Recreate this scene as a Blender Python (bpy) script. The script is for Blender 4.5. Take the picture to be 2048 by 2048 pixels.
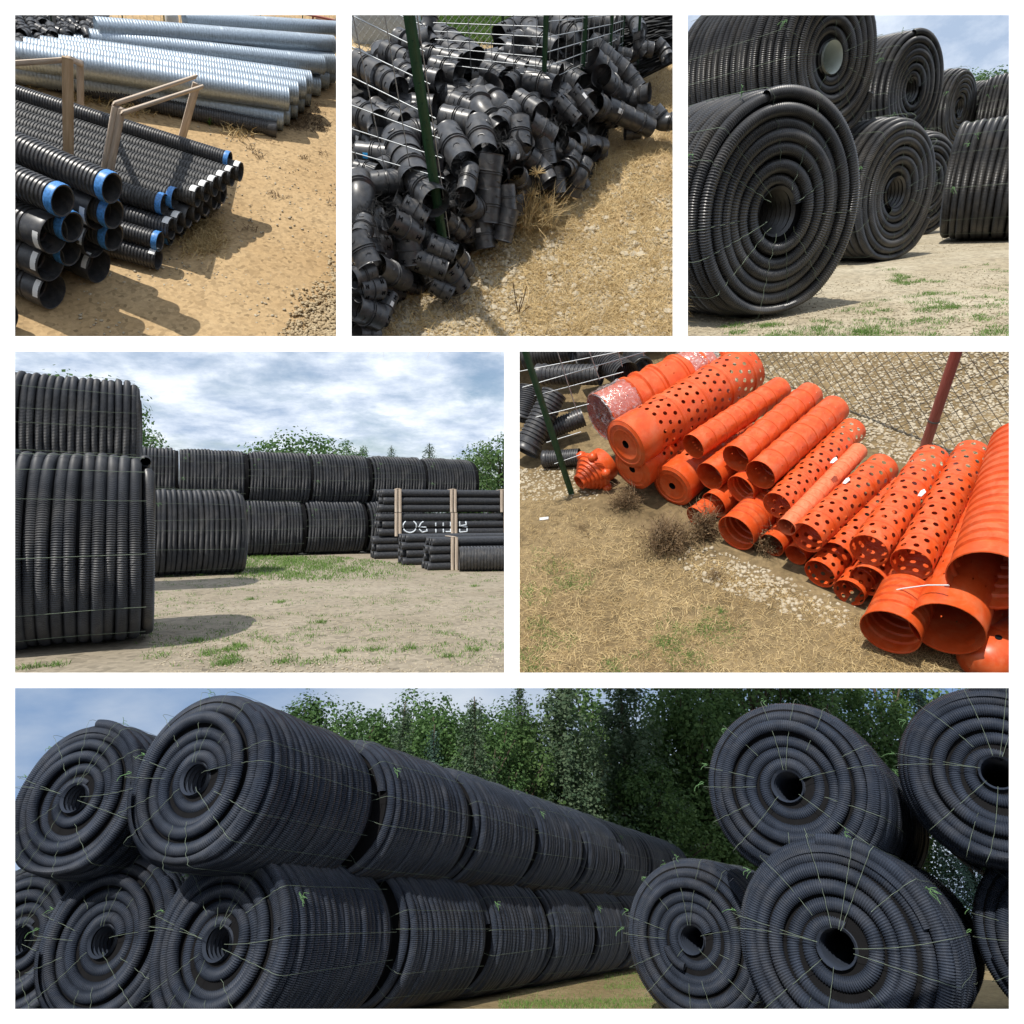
# Six pipe-yard views seen through the six openings of a white display wall.
import bpy, math, random
import numpy as np
from mathutils import Matrix, Vector

for _o in list(bpy.data.objects):
    bpy.data.objects.remove(_o)
SC = bpy.context.scene
COL = SC.collection
PI = math.pi

# ------------------------------------------------------------------ camera
T = 0.75                                   # tangent of half the field of view
cam_d = bpy.data.cameras.new('camera')
cam_d.sensor_width = 36.0
cam_d.lens = 18.0 / T
cam_d.clip_start = 0.1
cam_d.clip_end = 8000
cam = bpy.data.objects.new('camera', cam_d)
cam.rotation_euler = (PI / 2, 0, 0)
COL.objects.link(cam)
SC.camera = cam

# ------------------------------------------------------------------ sky and sun
SUN = Vector((-0.28, -0.52, 0.807)).normalized()
w = bpy.data.worlds.new('World')
SC.world = w
w.use_nodes = True
nt = w.node_tree
nt.nodes.clear()
n_out = nt.nodes.new('ShaderNodeOutputWorld')
n_bg = nt.nodes.new('ShaderNodeBackground')
n_sky = nt.nodes.new('ShaderNodeTexSky')
n_sky.sky_type = 'NISHITA'
n_sky.sun_disc = False
n_sky.sun_elevation = math.asin(SUN.z)
n_sky.sun_rotation = math.atan2(SUN.x, SUN.y)
n_sky.air_density = 1.0
n_sky.dust_density = 1.5
n_tc = nt.nodes.new('ShaderNodeTexCoord')
n_sep = nt.nodes.new('ShaderNodeSeparateXYZ')
nt.links.new(n_tc.outputs['Generated'], n_sep.inputs[0])
# clouds lie on a flat layer: direction divided by height above the horizon
n_h = nt.nodes.new('ShaderNodeMath'); n_h.operation = 'MAXIMUM'; n_h.inputs[1].default_value = 0.0
n_h2 = nt.nodes.new('ShaderNodeMath'); n_h2.operation = 'ADD'; n_h2.inputs[1].default_value = 0.22
nt.links.new(n_sep.outputs['Z'], n_h.inputs[0]); nt.links.new(n_h.outputs[0], n_h2.inputs[0])
n_dx = nt.nodes.new('ShaderNodeMath'); n_dx.operation = 'DIVIDE'
n_dy = nt.nodes.new('ShaderNodeMath'); n_dy.operation = 'DIVIDE'
nt.links.new(n_sep.outputs['X'], n_dx.inputs[0]); nt.links.new(n_h2.outputs[0], n_dx.inputs[1])
nt.links.new(n_sep.outputs['Y'], n_dy.inputs[0]); nt.links.new(n_h2.outputs[0], n_dy.inputs[1])
n_cmb = nt.nodes.new('ShaderNodeCombineXYZ')
nt.links.new(n_dx.outputs[0], n_cmb.inputs[0]); nt.links.new(n_dy.outputs[0], n_cmb.inputs[1])
n_cl = nt.nodes.new('ShaderNodeTexNoise')
n_cl.inputs['Scale'].default_value = 2.3
n_cl.inputs['Detail'].default_value = 12
n_cl.inputs['Roughness'].default_value = 0.62
n_cl.inputs['Distortion'].default_value = 0.25
nt.links.new(n_cmb.outputs[0], n_cl.inputs['Vector'])
n_cr = nt.nodes.new('ShaderNodeValToRGB')
n_cr.color_ramp.elements[0].position = 0.30
n_cr.color_ramp.elements[0].color = (0, 0, 0, 1)
n_cr.color_ramp.elements[1].position = 0.52
n_cr.color_ramp.elements[1].color = (1, 1, 1, 1)
nt.links.new(n_cl.outputs['Fac'], n_cr.inputs['Fac'])
n_cl2 = nt.nodes.new('ShaderNodeTexNoise')
n_cl2.inputs['Scale'].default_value = 3.6
n_cl2.inputs['Detail'].default_value = 12
n_cl2.inputs['Roughness'].default_value = 0.64
nt.links.new(n_cmb.outputs[0], n_cl2.inputs['Vector'])
n_cr2 = nt.nodes.new('ShaderNodeValToRGB')          # cloud brightness
n_cr2.color_ramp.elements[0].position = 0.33
n_cr2.color_ramp.elements[0].color = (3.8, 4.8, 6.4, 1)
n_cr2.color_ramp.elements[1].position = 0.68
n_cr2.color_ramp.elements[1].color = (9.6, 10.1, 10.8, 1)
nt.links.new(n_cl2.outputs['Fac'], n_cr2.inputs['Fac'])
n_mix = nt.nodes.new('ShaderNodeMix'); n_mix.data_type = 'RGBA'
n_msk = nt.nodes.new('ShaderNodeMapRange'); n_msk.inputs['From Min'].default_value = -0.02; n_msk.inputs['From Max'].default_value = 0.03
nt.links.new(n_sep.outputs['Z'], n_msk.inputs['Value'])
n_mm = nt.nodes.new('ShaderNodeMath'); n_mm.operation = 'MULTIPLY'
nt.links.new(n_cr.outputs['Color'], n_mm.inputs[0]); nt.links.new(n_msk.outputs['Result'], n_mm.inputs[1])
nt.links.new(n_mm.outputs[0], n_mix.inputs['Factor'])
nt.links.new(n_sky.outputs[0], n_mix.inputs['A'])
nt.links.new(n_cr2.outputs['Color'], n_mix.inputs['B'])
nt.links.new(n_mix.outputs['Result'], n_bg.inputs[0])
n_bg.inputs[1].default_value = 0.10
nt.links.new(n_bg.outputs[0], n_out.inputs[0])

sun_d = bpy.data.lights.new('sun', 'SUN')
sun_d.energy = 4.0
sun_d.angle = math.radians(0.5)
sun_d.color = (1.0, 0.95, 0.87)
sun = bpy.data.objects.new('sun', sun_d)
sun.rotation_euler = SUN.to_track_quat('Z', 'Y').to_euler()
COL.objects.link(sun)

SC.view_settings.view_transform = 'Standard'
SC.view_settings.look = 'None'
SC.view_settings.exposure = 0.28
SC.view_settings.gamma = 1.0
SC.view_settings.use_curve_mapping = False
SC.cycles.max_bounces = 6
SC.cycles.diffuse_bounces = 3
SC.cycles.glossy_bounces = 3
SC.cycles.transmission_bounces = 4
SC.cycles.transparent_max_bounces = 6
SC.cycles.caustics_reflective = False
SC.cycles.caustics_refractive = False
try:
    SC.cycles.use_denoising = True
except Exception:
    pass

# ------------------------------------------------------------------ the six yards
G = 3.0
class Yard:
    """One yard: a level ground with its own slope towards the viewer, eye height and size."""
    def __init__(self, x0, y0, zs, cx, cy, pitch, h, s, roll=0.0):
        self.x0, self.y0, self.zs = x0, y0, zs        # photo region origin (2048 px) and px per region unit
        c = np.array([(cx - 1024) / 1024 * T, 1.0, (1024 - cy) / 1024 * T])
        c /= np.linalg.norm(c)
        p = math.radians(pitch)
        v = np.array([0, 0, 1.0]); v = v - v.dot(c) * c; v /= np.linalg.norm(v)
        ro = math.radians(roll); v = v * math.cos(ro) + np.cross(c, v) * math.sin(ro)
        Z = math.cos(p) * v - math.sin(p) * c
        Y = math.cos(p) * c + math.sin(p) * v
        X = np.cross(Y, Z)
        self.R = np.stack([X, Y, Z], axis=1)
        self.h, self.s = h, s * G
        m = Matrix.Identity(4)
        for i in range(3):
            for j in range(3):
                m[i][j] = self.R[i, j] * self.s
        t = -self.R @ np.array([0, 0, h]) * self.s
        for i in range(3):
            m[i][3] = t[i]
        self.M = m
        self.eye = np.array([0, 0, h], float)
    def ray(self, zx, zy):
        px = self.x0 + zx * self.zs; py = self.y0 + zy * self.zs
        r = np.array([(px - 1024) / 1024 * T, 1.0, (1024 - py) / 1024 * T])
        return self.R.T @ r                            # world-y component is 1
    def g(self, zx, zy, z=0.0):
        r = self.ray(zx, zy)
        t = (z - self.h) / r[2]
        return self.eye + r * t
    def at(self, zx, zy, d):
        return self.eye + self.ray(zx, zy) * d
    def depth(self, P):
        return float((self.R @ (np.asarray(P, float) - self.eye))[1])
    def mpp(self, P):                                  # local metres per region unit at P
        return self.depth(P) * T / 1024 * self.zs
    def px(self, P):
        q = self.R @ (np.asarray(P, float) - self.eye)
        px = q[0] / q[1] / T * 1024 + 1024; py = 1024 - q[2] / q[1] / T * 1024
        return ((px - self.x0) / self.zs, (py - self.y0) / self.zs)
    def over(self, P, zx, zy):                         # point seen at zx, zy in the upright plane through P
        P = np.asarray(P, float)
        n = np.array([P[0], P[1], 0.0]) - np.array([self.eye[0], self.eye[1], 0]); n /= np.linalg.norm(n)
        r = self.ray(zx, zy)
        t = n.dot(P - self.eye) / n.dot(r)
        return self.eye + r * t

Y1 = Yard(0, 0, 700 / 1932, 351, 351, 28, 6.2, 3.1, -5.0)
Y2 = Yard(680, 0, 700 / 1932, 1024, 351, 30, 2.8, 6.3)
Y3 = Yard(1348, 0, 700 / 1932, 1696, 351, -0.25, 1.165, 11.5, 6.5)
Y4 = Yard(0, 680, 1030 / 1932, 519, 1024, -0.6, 1.25, 17.0)
Y5 = Yard(1018, 680, 1030 / 1932, 1528, 1024, 38, 2.8, 4.1)
Y6 = Yard(0, 1348, 1024 / 1932, 1024, 1696, -4.6, 1.18, 1.0)

# ------------------------------------------------------------------ helpers
def new_obj(name, mesh, parent=None, m=None):
    o = bpy.data.objects.new(name, mesh)
    COL.objects.link(o)
    if parent is not None:
        o.parent = parent
        if m is not None:
            o.matrix_basis = m
    elif m is not None:
        o.matrix_world = m
    return o
def tag(o, label=None, cat=None, group=None, kind=None):
    if label: o['label'] = label
    if cat: o['category'] = cat
    if group: o['group'] = group
    if kind: o['kind'] = kind
    return o
def thing(name, label, cat, m, group=None):
    o = new_obj(name, None, None, m)
    o.empty_display_size = 0.1
    return tag(o, label, cat, group)
def copy_tree(root, m, label, group=None, drop=()):
    r = root.copy(); COL.objects.link(r); r.matrix_world = m
    r['label'] = label
    if group: r['group'] = group
    for ch in KIDS[root.name]:
        if ch.name.split('.')[0] in drop: continue
        c = ch.copy(); COL.objects.link(c); c.parent = r
    return r
KIDS = {}
def LRS(loc, rot=None, sc=(1, 1, 1)):
    if rot is None: rot = Matrix.Identity(3)
    if not hasattr(sc, '__len__'): sc = (sc, sc, sc)
    m = Matrix.Translation(Vector([float(a) for a in loc])) @ rot.to_4x4()
    return m @ Matrix.Diagonal((sc[0], sc[1], sc[2], 1))
def frame_y(d, roll=0.0, up=(0, 0, 1)):
    """rotation whose +Y runs along d, Z as near to up as it can be"""
    y = Vector([float(a) for a in d]).normalized(); u = Vector(up)
    if abs(y.dot(u)) > 0.98: u = Vector((1, 0, 0))
    x = y.cross(u).normalized(); z = x.cross(y).normalized()
    m = Matrix((x, y, z)).transposed()
    return m @ Matrix.Rotation(roll, 3, 'Y')
def frame_z(d, roll=0.0):
    z = Vector([float(a) for a in d]).normalized(); u = Vector((0, 1, 0))
    if abs(z.dot(u)) > 0.98: u = Vector((1, 0, 0))
    x = u.cross(z).normalized(); y = z.cross(x).normalized()
    return Matrix((x, y, z)).transposed() @ Matrix.Rotation(roll, 3, 'Z')

def mesh(name, V, F, mats=(), smooth=None, midx=None):
    """F: list of arrays (n,3)/(n,4) or one such array"""
    if not isinstance(F, (list, tuple)): F = [F]
    F = [np.asarray(f, np.int32) for f in F if len(f)]
    V = np.asarray(V, np.float32)
    me = bpy.data.meshes.new(name)
    me.vertices.add(len(V)); me.vertices.foreach_set('co', V.ravel())
    nl = sum(f.size for f in F); npoly = sum(len(f) for f in F)
    me.loops.add(nl); me.loops.foreach_set('vertex_index', np.concatenate([f.ravel() for f in F]))
    starts = []; a = 0
    for f in F:
        k = f.shape[1]
        starts.append(a + np.arange(len(f)) * k); a += f.size
    me.polygons.add(npoly)
    me.polygons.foreach_set('loop_start', np.concatenate(starts).astype(np.int32))
    if midx is not None: me.polygons.foreach_set('material_index', np.asarray(midx, np.int32))
    me.update(calc_edges=True)
    me.validate(verbose=False)
    for m_ in mats: me.materials.append(m_)
    if smooth is not None:
        me.polygons.foreach_set('use_smooth', np.ones(len(me.polygons), bool))
        if smooth < 179:
            me.set_sharp_from_angle(angle=math.radians(smooth))
    return me
class Geo:
    def __init__(self): self.V = []; self.Q = []; self.Tr = []; self.n = 0; self.mq = []; self.mt = []
    def add(self, V, Q=None, Tr=None, mi=0):
        V = np.asarray(V, float).reshape(-1, 3)
        self.V.append(V)
        if Q is not None and len(Q): self.Q.append(np.asarray(Q) + self.n); self.mq.append(np.full(len(Q), mi))
        if Tr is not None and len(Tr): self.Tr.append(np.asarray(Tr) + self.n); self.mt.append(np.full(len(Tr), mi))
        self.n += len(V)
        return self
    def mesh(self, name, mats, smooth=None):
        F = []; mi = []
        if self.Q: F.append(np.concatenate(self.Q)); mi.append(np.concatenate(self.mq))
        if self.Tr: F.append(np.concatenate(self.Tr)); mi.append(np.concatenate(self.mt))
        return mesh(name, np.concatenate(self.V), F, mats, smooth, np.concatenate(mi))
def box_g(c, s, rot=None, taper=1.0):
    x, y, z = s[0] / 2, s[1] / 2, s[2] / 2
    V = np.array([[-x, -y, -z], [x, -y, -z], [x, y, -z], [-x, y, -z], [-x * taper, -y * taper, z], [x * taper, -y * taper, z], [x * taper, y * taper, z], [-x * taper, y * taper, z]])
    if rot is not None: V = V @ np.array(rot).T
    return V + np.asarray(c, float), np.array([[0, 3, 2, 1], [4, 5, 6, 7], [0, 1, 5, 4], [1, 2, 6, 5], [2, 3, 7, 6], [3, 0, 4, 7]])
def grid_faces(nu, nv, wrap_v=False):
    i = np.arange(nu - 1)[:, None]; j = np.arange(nv if wrap_v else nv - 1)[None, :]
    a = i * nv + j; b = i * nv + (j + 1) % nv
    return np.stack([a, b, b + nv, a + nv], -1).reshape(-1, 4)
def lathe_g(prof, seg=20, a0=0.0, a1=2 * PI):
    """profile of (radius, y) turned about the Y axis"""
    prof = np.asarray(prof, float)
    full = abs(a1 - a0 - 2 * PI) < 1e-6
    th = np.linspace(a0, a1, seg, endpoint=not full)
    V = np.empty((len(prof), len(th), 3))
    V[:, :, 0] = prof[:, 0:1] * np.cos(th); V[:, :, 1] = prof[:, 1:2]; V[:, :, 2] = prof[:, 0:1] * np.sin(th)
    return V.reshape(-1, 3), grid_faces(len(prof), len(th), full)
def tube_g(P, r, seg=6, cap=False):
    P = np.asarray(P, float); n = len(P)
    r = np.broadcast_to(np.asarray(r, float), (n,))
    tan = np.gradient(P, axis=0); tan /= np.linalg.norm(tan, axis=1)[:, None] + 1e-12
    ref = np.array([0, 0, 1.0]) if abs(tan[0][2]) < 0.9 else np.array([1.0, 0, 0])
    u = np.cross(tan[0], ref); u /= np.linalg.norm(u)
    U = [u]
    for k in range(1, n):
        u = U[-1] - tan[k] * U[-1].dot(tan[k]); u /= np.linalg.norm(u) + 1e-12; U.append(u)
    U = np.array(U); W = np.cross(tan, U)
    th = np.arange(seg) / seg * 2 * PI
    V = P[:, None] + r[:, None, None] * (U[:, None] * np.cos(th)[None, :, None] + W[:, None] * np.sin(th)[None, :, None])
    return V.reshape(-1, 3), grid_faces(n, seg, True)

# ------------------------------------------------------------------ materials
def mat(name, col, rough=0.5, var=0.15, scale=4.0, bump=0.0, bscale=30.0, spec=0.5, metal=0.0, col2=None, detail=5, alpha=1.0, trans=0.0, pos=(0.35, 0.68), dust=None):
    m = bpy.data.materials.new(name); m.use_nodes = True
    t = m.node_tree; b = t.nodes['Principled BSDF']
    tc = t.nodes.new('ShaderNodeTexCoord')
    nz = t.nodes.new('ShaderNodeTexNoise'); nz.inputs['Scale'].default_value = scale; nz.inputs['Detail'].default_value = detail; nz.inputs['Roughness'].default_value = 0.6
    t.links.new(tc.outputs['Object'], nz.inputs['Vector'])
    rp = t.nodes.new('ShaderNodeValToRGB')
    c1 = [min(1, c * (1 - var)) for c in col]; c2 = [min(1, c * (1 + var)) for c in col] if col2 is None else col2
    if col2 is not None: c1 = col
    rp.color_ramp.elements[0].position = pos[0]; rp.color_ramp.elements[1].position = pos[1]
    rp.color_ramp.elements[0].color = (*c1, 1); rp.color_ramp.elements[1].color = (*c2, 1)
    t.links.new(nz.outputs['Fac'], rp.inputs['Fac'])
    if dust is None:
        t.links.new(rp.outputs['Color'], b.inputs['Base Color'])
    else:                                              # patches of dry dust and scuffs
        n3 = t.nodes.new('ShaderNodeTexNoise'); n3.inputs['Scale'].default_value = dust[1]; n3.inputs['Detail'].default_value = 8; n3.inputs['Roughness'].default_value = 0.7; n3.inputs['Distortion'].default_value = 0.6
        t.links.new(tc.outputs['Object'], n3.inputs['Vector'])
        mr = t.nodes.new('ShaderNodeMapRange'); mr.inputs['From Min'].default_value = 0.48; mr.inputs['From Max'].default_value = 0.75; mr.inputs['To Max'].default_value = dust[2]
        t.links.new(n3.outputs['Fac'], mr.inputs['Value'])
        dm = t.nodes.new('ShaderNodeMix'); dm.data_type = 'RGBA'; dm.inputs['B'].default_value = (*dust[0], 1)
        t.links.new(mr.outputs['Result'], dm.inputs['Factor']); t.links.new(rp.outputs['Color'], dm.inputs['A'])
        t.links.new(dm.outputs['Result'], b.inputs['Base Color'])
    b.inputs['Roughness'].default_value = rough
    b.inputs['Specular IOR Level'].default_value = spec
    b.inputs['Metallic'].default_value = metal
    if trans: b.inputs['Transmission Weight'].default_value = trans
    if alpha < 1: b.inputs['Alpha'].default_value = alpha
    if bump:
        nb = t.nodes.new('ShaderNodeTexNoise'); nb.inputs['Scale'].default_value = bscale; nb.inputs['Detail'].default_value = 6
        t.links.new(tc.outputs['Object'], nb.inputs['Vector'])
        bp = t.nodes.new('ShaderNodeBump'); bp.inputs['Strength'].default_value = bump; bp.inputs['Distance'].default_value = 0.02
        t.links.new(nb.outputs['Fac'], bp.inputs['Height']); t.links.new(bp.outputs[0], b.inputs['Normal'])
    return m
def ground_mat(name, cols, scale_big, scale_fine, bump=0.6, dist=0.02, rough=0.95):
    """earth: a broad patch pattern, a fine grain and a pebbly relief"""
    m = bpy.data.materials.new(name); m.use_nodes = True
    t = m.node_tree; b = t.nodes['Principled BSDF']; L = t.links.new
    tc = t.nodes.new('ShaderNodeTexCoord')
    n1 = t.nodes.new('ShaderNodeTexNoise'); n1.inputs['Scale'].default_value = scale_big; n1.inputs['Detail'].default_value = 6; n1.inputs['Roughness'].default_value = 0.65
    n2 = t.nodes.new('ShaderNodeTexNoise'); n2.inputs['Scale'].default_value = scale_fine; n2.inputs['Detail'].default_value = 4; n2.inputs['Roughness'].default_value = 0.7
    vo = t.nodes.new('ShaderNodeTexVoronoi'); vo.inputs['Scale'].default_value = scale_fine * 0.8
    for n in (n1, n2, vo): L(tc.outputs['Object'], n.inputs['Vector'])
    r1 = t.nodes.new('ShaderNodeValToRGB')
    r1.color_ramp.elements[0].position = 0.34; r1.color_ramp.elements[1].position = 0.66
    r1.color_ramp.elements[0].color = (*cols[0], 1); r1.color_ramp.elements[1].color = (*cols[1], 1)
    L(n1.outputs['Fac'], r1.inputs['Fac'])
    r2 = t.nodes.new('ShaderNodeValToRGB')
    r2.color_ramp.elements[0].position = 0.36; r2.color_ramp.elements[1].position = 0.62
    r2.color_ramp.elements[0].color = (0, 0, 0, 1); r2.color_ramp.elements[1].color = (1, 1, 1, 1)
    L(n2.outputs['Fac'], r2.inputs['Fac'])
    mx = t.nodes.new('ShaderNodeMix'); mx.data_type = 'RGBA'
    mx.inputs['B'].default_value = (*cols[2], 1)
    ml = t.nodes.new('ShaderNodeMath'); ml.operation = 'MULTIPLY'; ml.inputs[1].default_value = 0.5
    L(r2.outputs['Color'], ml.inputs[0]); L(ml.outputs[0], mx.inputs['Factor']); L(r1.outputs['Color'], mx.inputs['A'])
    hs = t.nodes.new('ShaderNodeMix'); hs.data_type = 'RGBA'; hs.blend_type = 'OVERLAY'; hs.inputs['Factor'].default_value = 0.35
    L(mx.outputs['Result'], hs.inputs['A']); L(vo.outputs['Color'], hs.inputs['B'])
    sat = t.nodes.new('ShaderNodeHueSaturation'); sat.inputs['Saturation'].default_value = 0.0
    L(vo.outputs['Color'], sat.inputs['Color']); L(sat.outputs[0], hs.inputs['B'])
    L(hs.outputs['Result'], b.inputs['Base Color'])
    b.inputs['Roughness'].default_value = rough; b.inputs['Specular IOR Level'].default_value = 0.2
    ad = t.nodes.new('ShaderNodeMath'); ad.operation = 'ADD'
    L(n2.outputs['Fac'], ad.inputs[0]); L(vo.outputs['Distance'], ad.inputs[1])
    bp = t.nodes.new('ShaderNodeBump'); bp.inputs['Strength'].default_value = bump; bp.inputs['Distance'].default_value = dist
    L(ad.outputs[0], bp.inputs['Height']); L(bp.outputs[0], b.inputs['Normal'])
    return m
def leaf_mat(name, c1, c2, transl=0.35, scale=1.5):
    m = bpy.data.materials.new(name); m.use_nodes = True
    t = m.node_tree; b = t.nodes['Principled BSDF']; L = t.links.new
    oi = t.nodes.new('ShaderNodeNewGeometry')
    nz = t.nodes.new('ShaderNodeTexNoise'); nz.inputs['Scale'].default_value = scale; nz.inputs['Detail'].default_value = 3
    tc = t.nodes.new('ShaderNodeTexCoord'); L(tc.outputs['Object'], nz.inputs['Vector'])
    ad = t.nodes.new('ShaderNodeMath'); ad.operation = 'MULTIPLY_ADD'; ad.inputs[1].default_value = 0.45
    L(oi.outputs['Random Per Island'], ad.inputs[0])
    sb = t.nodes.new('ShaderNodeMath'); sb.operation = 'MULTIPLY'; sb.inputs[1].default_value = 0.55
    L(nz.outputs['Fac'], sb.inputs[0]); L(sb.outputs[0], ad.inputs[2])
    rp = t.nodes.new('ShaderNodeValToRGB')
    rp.color_ramp.elements[0].position = 0.25; rp.color_ramp.elements[1].position = 0.75
    rp.color_ramp.elements[0].color = (*c1, 1); rp.color_ramp.elements[1].color = (*c2, 1)
    L(ad.outputs[0], rp.inputs['Fac']); L(rp.outputs['Color'], b.inputs['Base Color'])
    b.inputs['Roughness'].default_value = 0.6; b.inputs['Specular IOR Level'].default_value = 0.25
    tr = t.nodes.new('ShaderNodeBsdfTranslucent'); L(rp.outputs['Color'], tr.inputs['Color'])
    ms = t.nodes.new('ShaderNodeMixShader'); ms.inputs[0].default_value = transl
    L(b.outputs[0], ms.inputs[1]); L(tr.outputs[0], ms.inputs[2])
    L(ms.outputs[0], t.nodes['Material Output'].inputs[0])
    return m

M_WALL = mat('white_paint', (0.87, 0.87, 0.865), 0.6, 0.004, 1.0)
M_BOUNCE = mat('pale_bounce_surface', (0.70, 0.69, 0.67), 0.9, 0.06, 0.5)  # pale colour of the unseen floor added to bounce light
M_PIPE = mat('black_polyethylene', (0.042, 0.043, 0.047), 0.38, 0.3, 3.0, spec=0.5, dust=((0.14, 0.125, 0.105), 2.2, 0.55))
M_PIPE_BLUE = mat('black_polyethylene_cool', (0.028, 0.036, 0.054), 0.42, 0.25, 3.0, spec=0.5, dust=((0.10, 0.10, 0.105), 1.8, 0.5))
M_PIPE_MATT = mat('matt_black_polyethylene', (0.030, 0.033, 0.040), 0.52, 0.3, 3.0, spec=0.42, dust=((0.12, 0.115, 0.11), 2.0, 0.5))
M_DUSTY = mat('dusty_black_polyethylene', (0.06, 0.06, 0.06), 0.55, 0.5, 2.5, spec=0.4)
M_DARK = mat('gap_and_hole_shade', (0.008, 0.008, 0.009), 0.75, 0.2, 4.0, spec=0.08)  # near-black that stands for shade in gaps, holes and slots
M_TWINE = mat('pale_green_twine', (0.15, 0.19, 0.14), 0.8, 0.3, 8.0)
M_TWINE_G = mat('green_twine', (0.14, 0.28, 0.11), 0.8, 0.3, 8.0)
M_STICK = mat('white_sticker', (0.75, 0.75, 0.74), 0.5, 0.05, 20)
M_BLUE = mat('blue_gasket_wrap', (0.07, 0.25, 0.60), 0.4, 0.3, 6.0)
M_BLUELAB = mat('blue_sticker', (0.03, 0.33, 0.68), 0.5, 0.08, 20)
M_ZINC = mat('galvanised_steel', (0.37, 0.43, 0.49), 0.46, 0.16, 5.0, metal=0.72, spec=0.5, bump=0.04, bscale=90)
M_SLEEVE = mat('pale_plastic_sleeve', (0.55, 0.60, 0.56), 0.5, 0.1, 5.0)
M_WOOD = mat('raw_pine', (0.42, 0.28, 0.16), 0.8, 0, 3.0, col2=(0.62, 0.47, 0.31), bump=0.15, bscale=60)
M_WOODG = mat('weathered_pine', (0.38, 0.30, 0.23), 0.85, 0, 3.0, col2=(0.58, 0.49, 0.40), bump=0.15, bscale=60)
M_ORANGE = mat('orange_plastic', (0.56, 0.066, 0.010), 0.38, 0, 2.2, col2=(0.68, 0.10, 0.02), spec=0.42, dust=((0.62, 0.22, 0.10), 1.3, 0.55))
M_ORANGE_F = mat('faded_orange_plastic', (0.66, 0.13, 0.045), 0.55, 0, 2.0, col2=(0.74, 0.20, 0.09))
M_POST = mat('green_post_paint', (0.022, 0.075, 0.035), 0.5, 0.25, 12.0)
M_WIRE = mat('fence_wire', (0.42, 0.44, 0.45), 0.45, 0.1, 10, metal=0.6)
M_RUST = mat('rusty_red_paint', (0.26, 0.06, 0.045), 0.6, 0, 9.0, col2=(0.38, 0.13, 0.10))
M_BARK = mat('bark', (0.09, 0.07, 0.05), 0.95, 0.4, 8.0)
M_LEAF = leaf_mat('broad_leaves', (0.05, 0.11, 0.035), (0.14, 0.25, 0.08), 0.4)
M_LEAF_D = leaf_mat('dark_broad_leaves', (0.06, 0.125, 0.04), (0.17, 0.27, 0.09), 0.5)
M_NEEDLE = leaf_mat('spruce_needles', (0.05, 0.095, 0.052), (0.145, 0.20, 0.115), 0.4)
M_NEEDLE_B = leaf_mat('blue_spruce_needles', (0.035, 0.075, 0.06), (0.10, 0.17, 0.13), 0.2)
M_GRASS = leaf_mat('green_grass', (0.07, 0.16, 0.025), (0.20, 0.32, 0.08), 0.3, 3)
M_STRAW = leaf_mat('dry_straw', (0.38, 0.26, 0.11), (0.72, 0.56, 0.30), 0.2, 3)
M_DEAD = leaf_mat('dead_brown_plant', (0.08, 0.05, 0.025), (0.24, 0.16, 0.085), 0.15, 3)

# ------------------------------------------------------------------ white display wall with six openings
OPEN = [(30, 30, 672.5, 672.5), (703, 30, 1345.5, 672.5), (1375.5, 30, 2018, 672.5),
        (30, 703, 1008.5, 1345.5), (1039, 703, 2018, 1345.5), (30, 1376, 2018, 2018)]
def build_wall():
    yf = 2.2 * G; th = 0.03 * G
    xs = sorted({-900.0, 2948.0, *[o[0] for o in OPEN], *[o[2] for o in OPEN]})
    ys = sorted({-60.0, 2108.0, *[o[1] for o in OPEN], *[o[3] for o in OPEN]})
    def pt(px, py, y):
        return ((px - 1024) / 1024 * T * y, y, (1024 - py) / 1024 * T * y)
    g = Geo()
    for y, flip in ((yf, False), (yf + th, True)):
        for i in range(len(xs) - 1):
            for j in range(len(ys) - 1):
                cx = (xs[i] + xs[i + 1]) / 2; cy = (ys[j] + ys[j + 1]) / 2
                if any(o[0] < cx < o[2] and o[1] < cy < o[3] for o in OPEN): continue
                q = [pt(xs[i], ys[j + 1], y), pt(xs[i + 1], ys[j + 1], y), pt(xs[i + 1], ys[j], y), pt(xs[i], ys[j], y)]
                g.add(q[::-1] if flip else q, [[0, 1, 2, 3]])
    for o in OPEN + [(-900, -60, 2948, 2108)]:
        c = [(o[0], o[1]), (o[2], o[1]), (o[2], o[3]), (o[0], o[3])]
        for k in range(4):
            a, b = c[k], c[(k + 1) % 4]
            g.add([pt(*a, yf), pt(*b, yf), pt(*b, yf + th), pt(*a, yf + th)], [[0, 1, 2, 3]])
    o = new_obj('display_wall', g.mesh('display_wall', [M_WALL]))
    tag(o, 'white wall with six rectangular openings onto the pipe yards', 'wall', kind='structure')
    zc = -(1084 / 1024) * T * yf - 0.02
    V = [(-60, -70, zc), (60, -70, zc), (60, yf - 0.02, zc), (-60, yf - 0.02, zc)]
    o = new_obj('bounce_floor', mesh('bounce_floor', V, [[[0, 1, 2, 3]]], [M_BOUNCE]))  # floor added out of view; throws sunlight up onto the wall front
    tag(o, 'unseen pale floor added to bounce light onto the white wall', 'light bounce floor', kind='structure')
build_wall()

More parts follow.
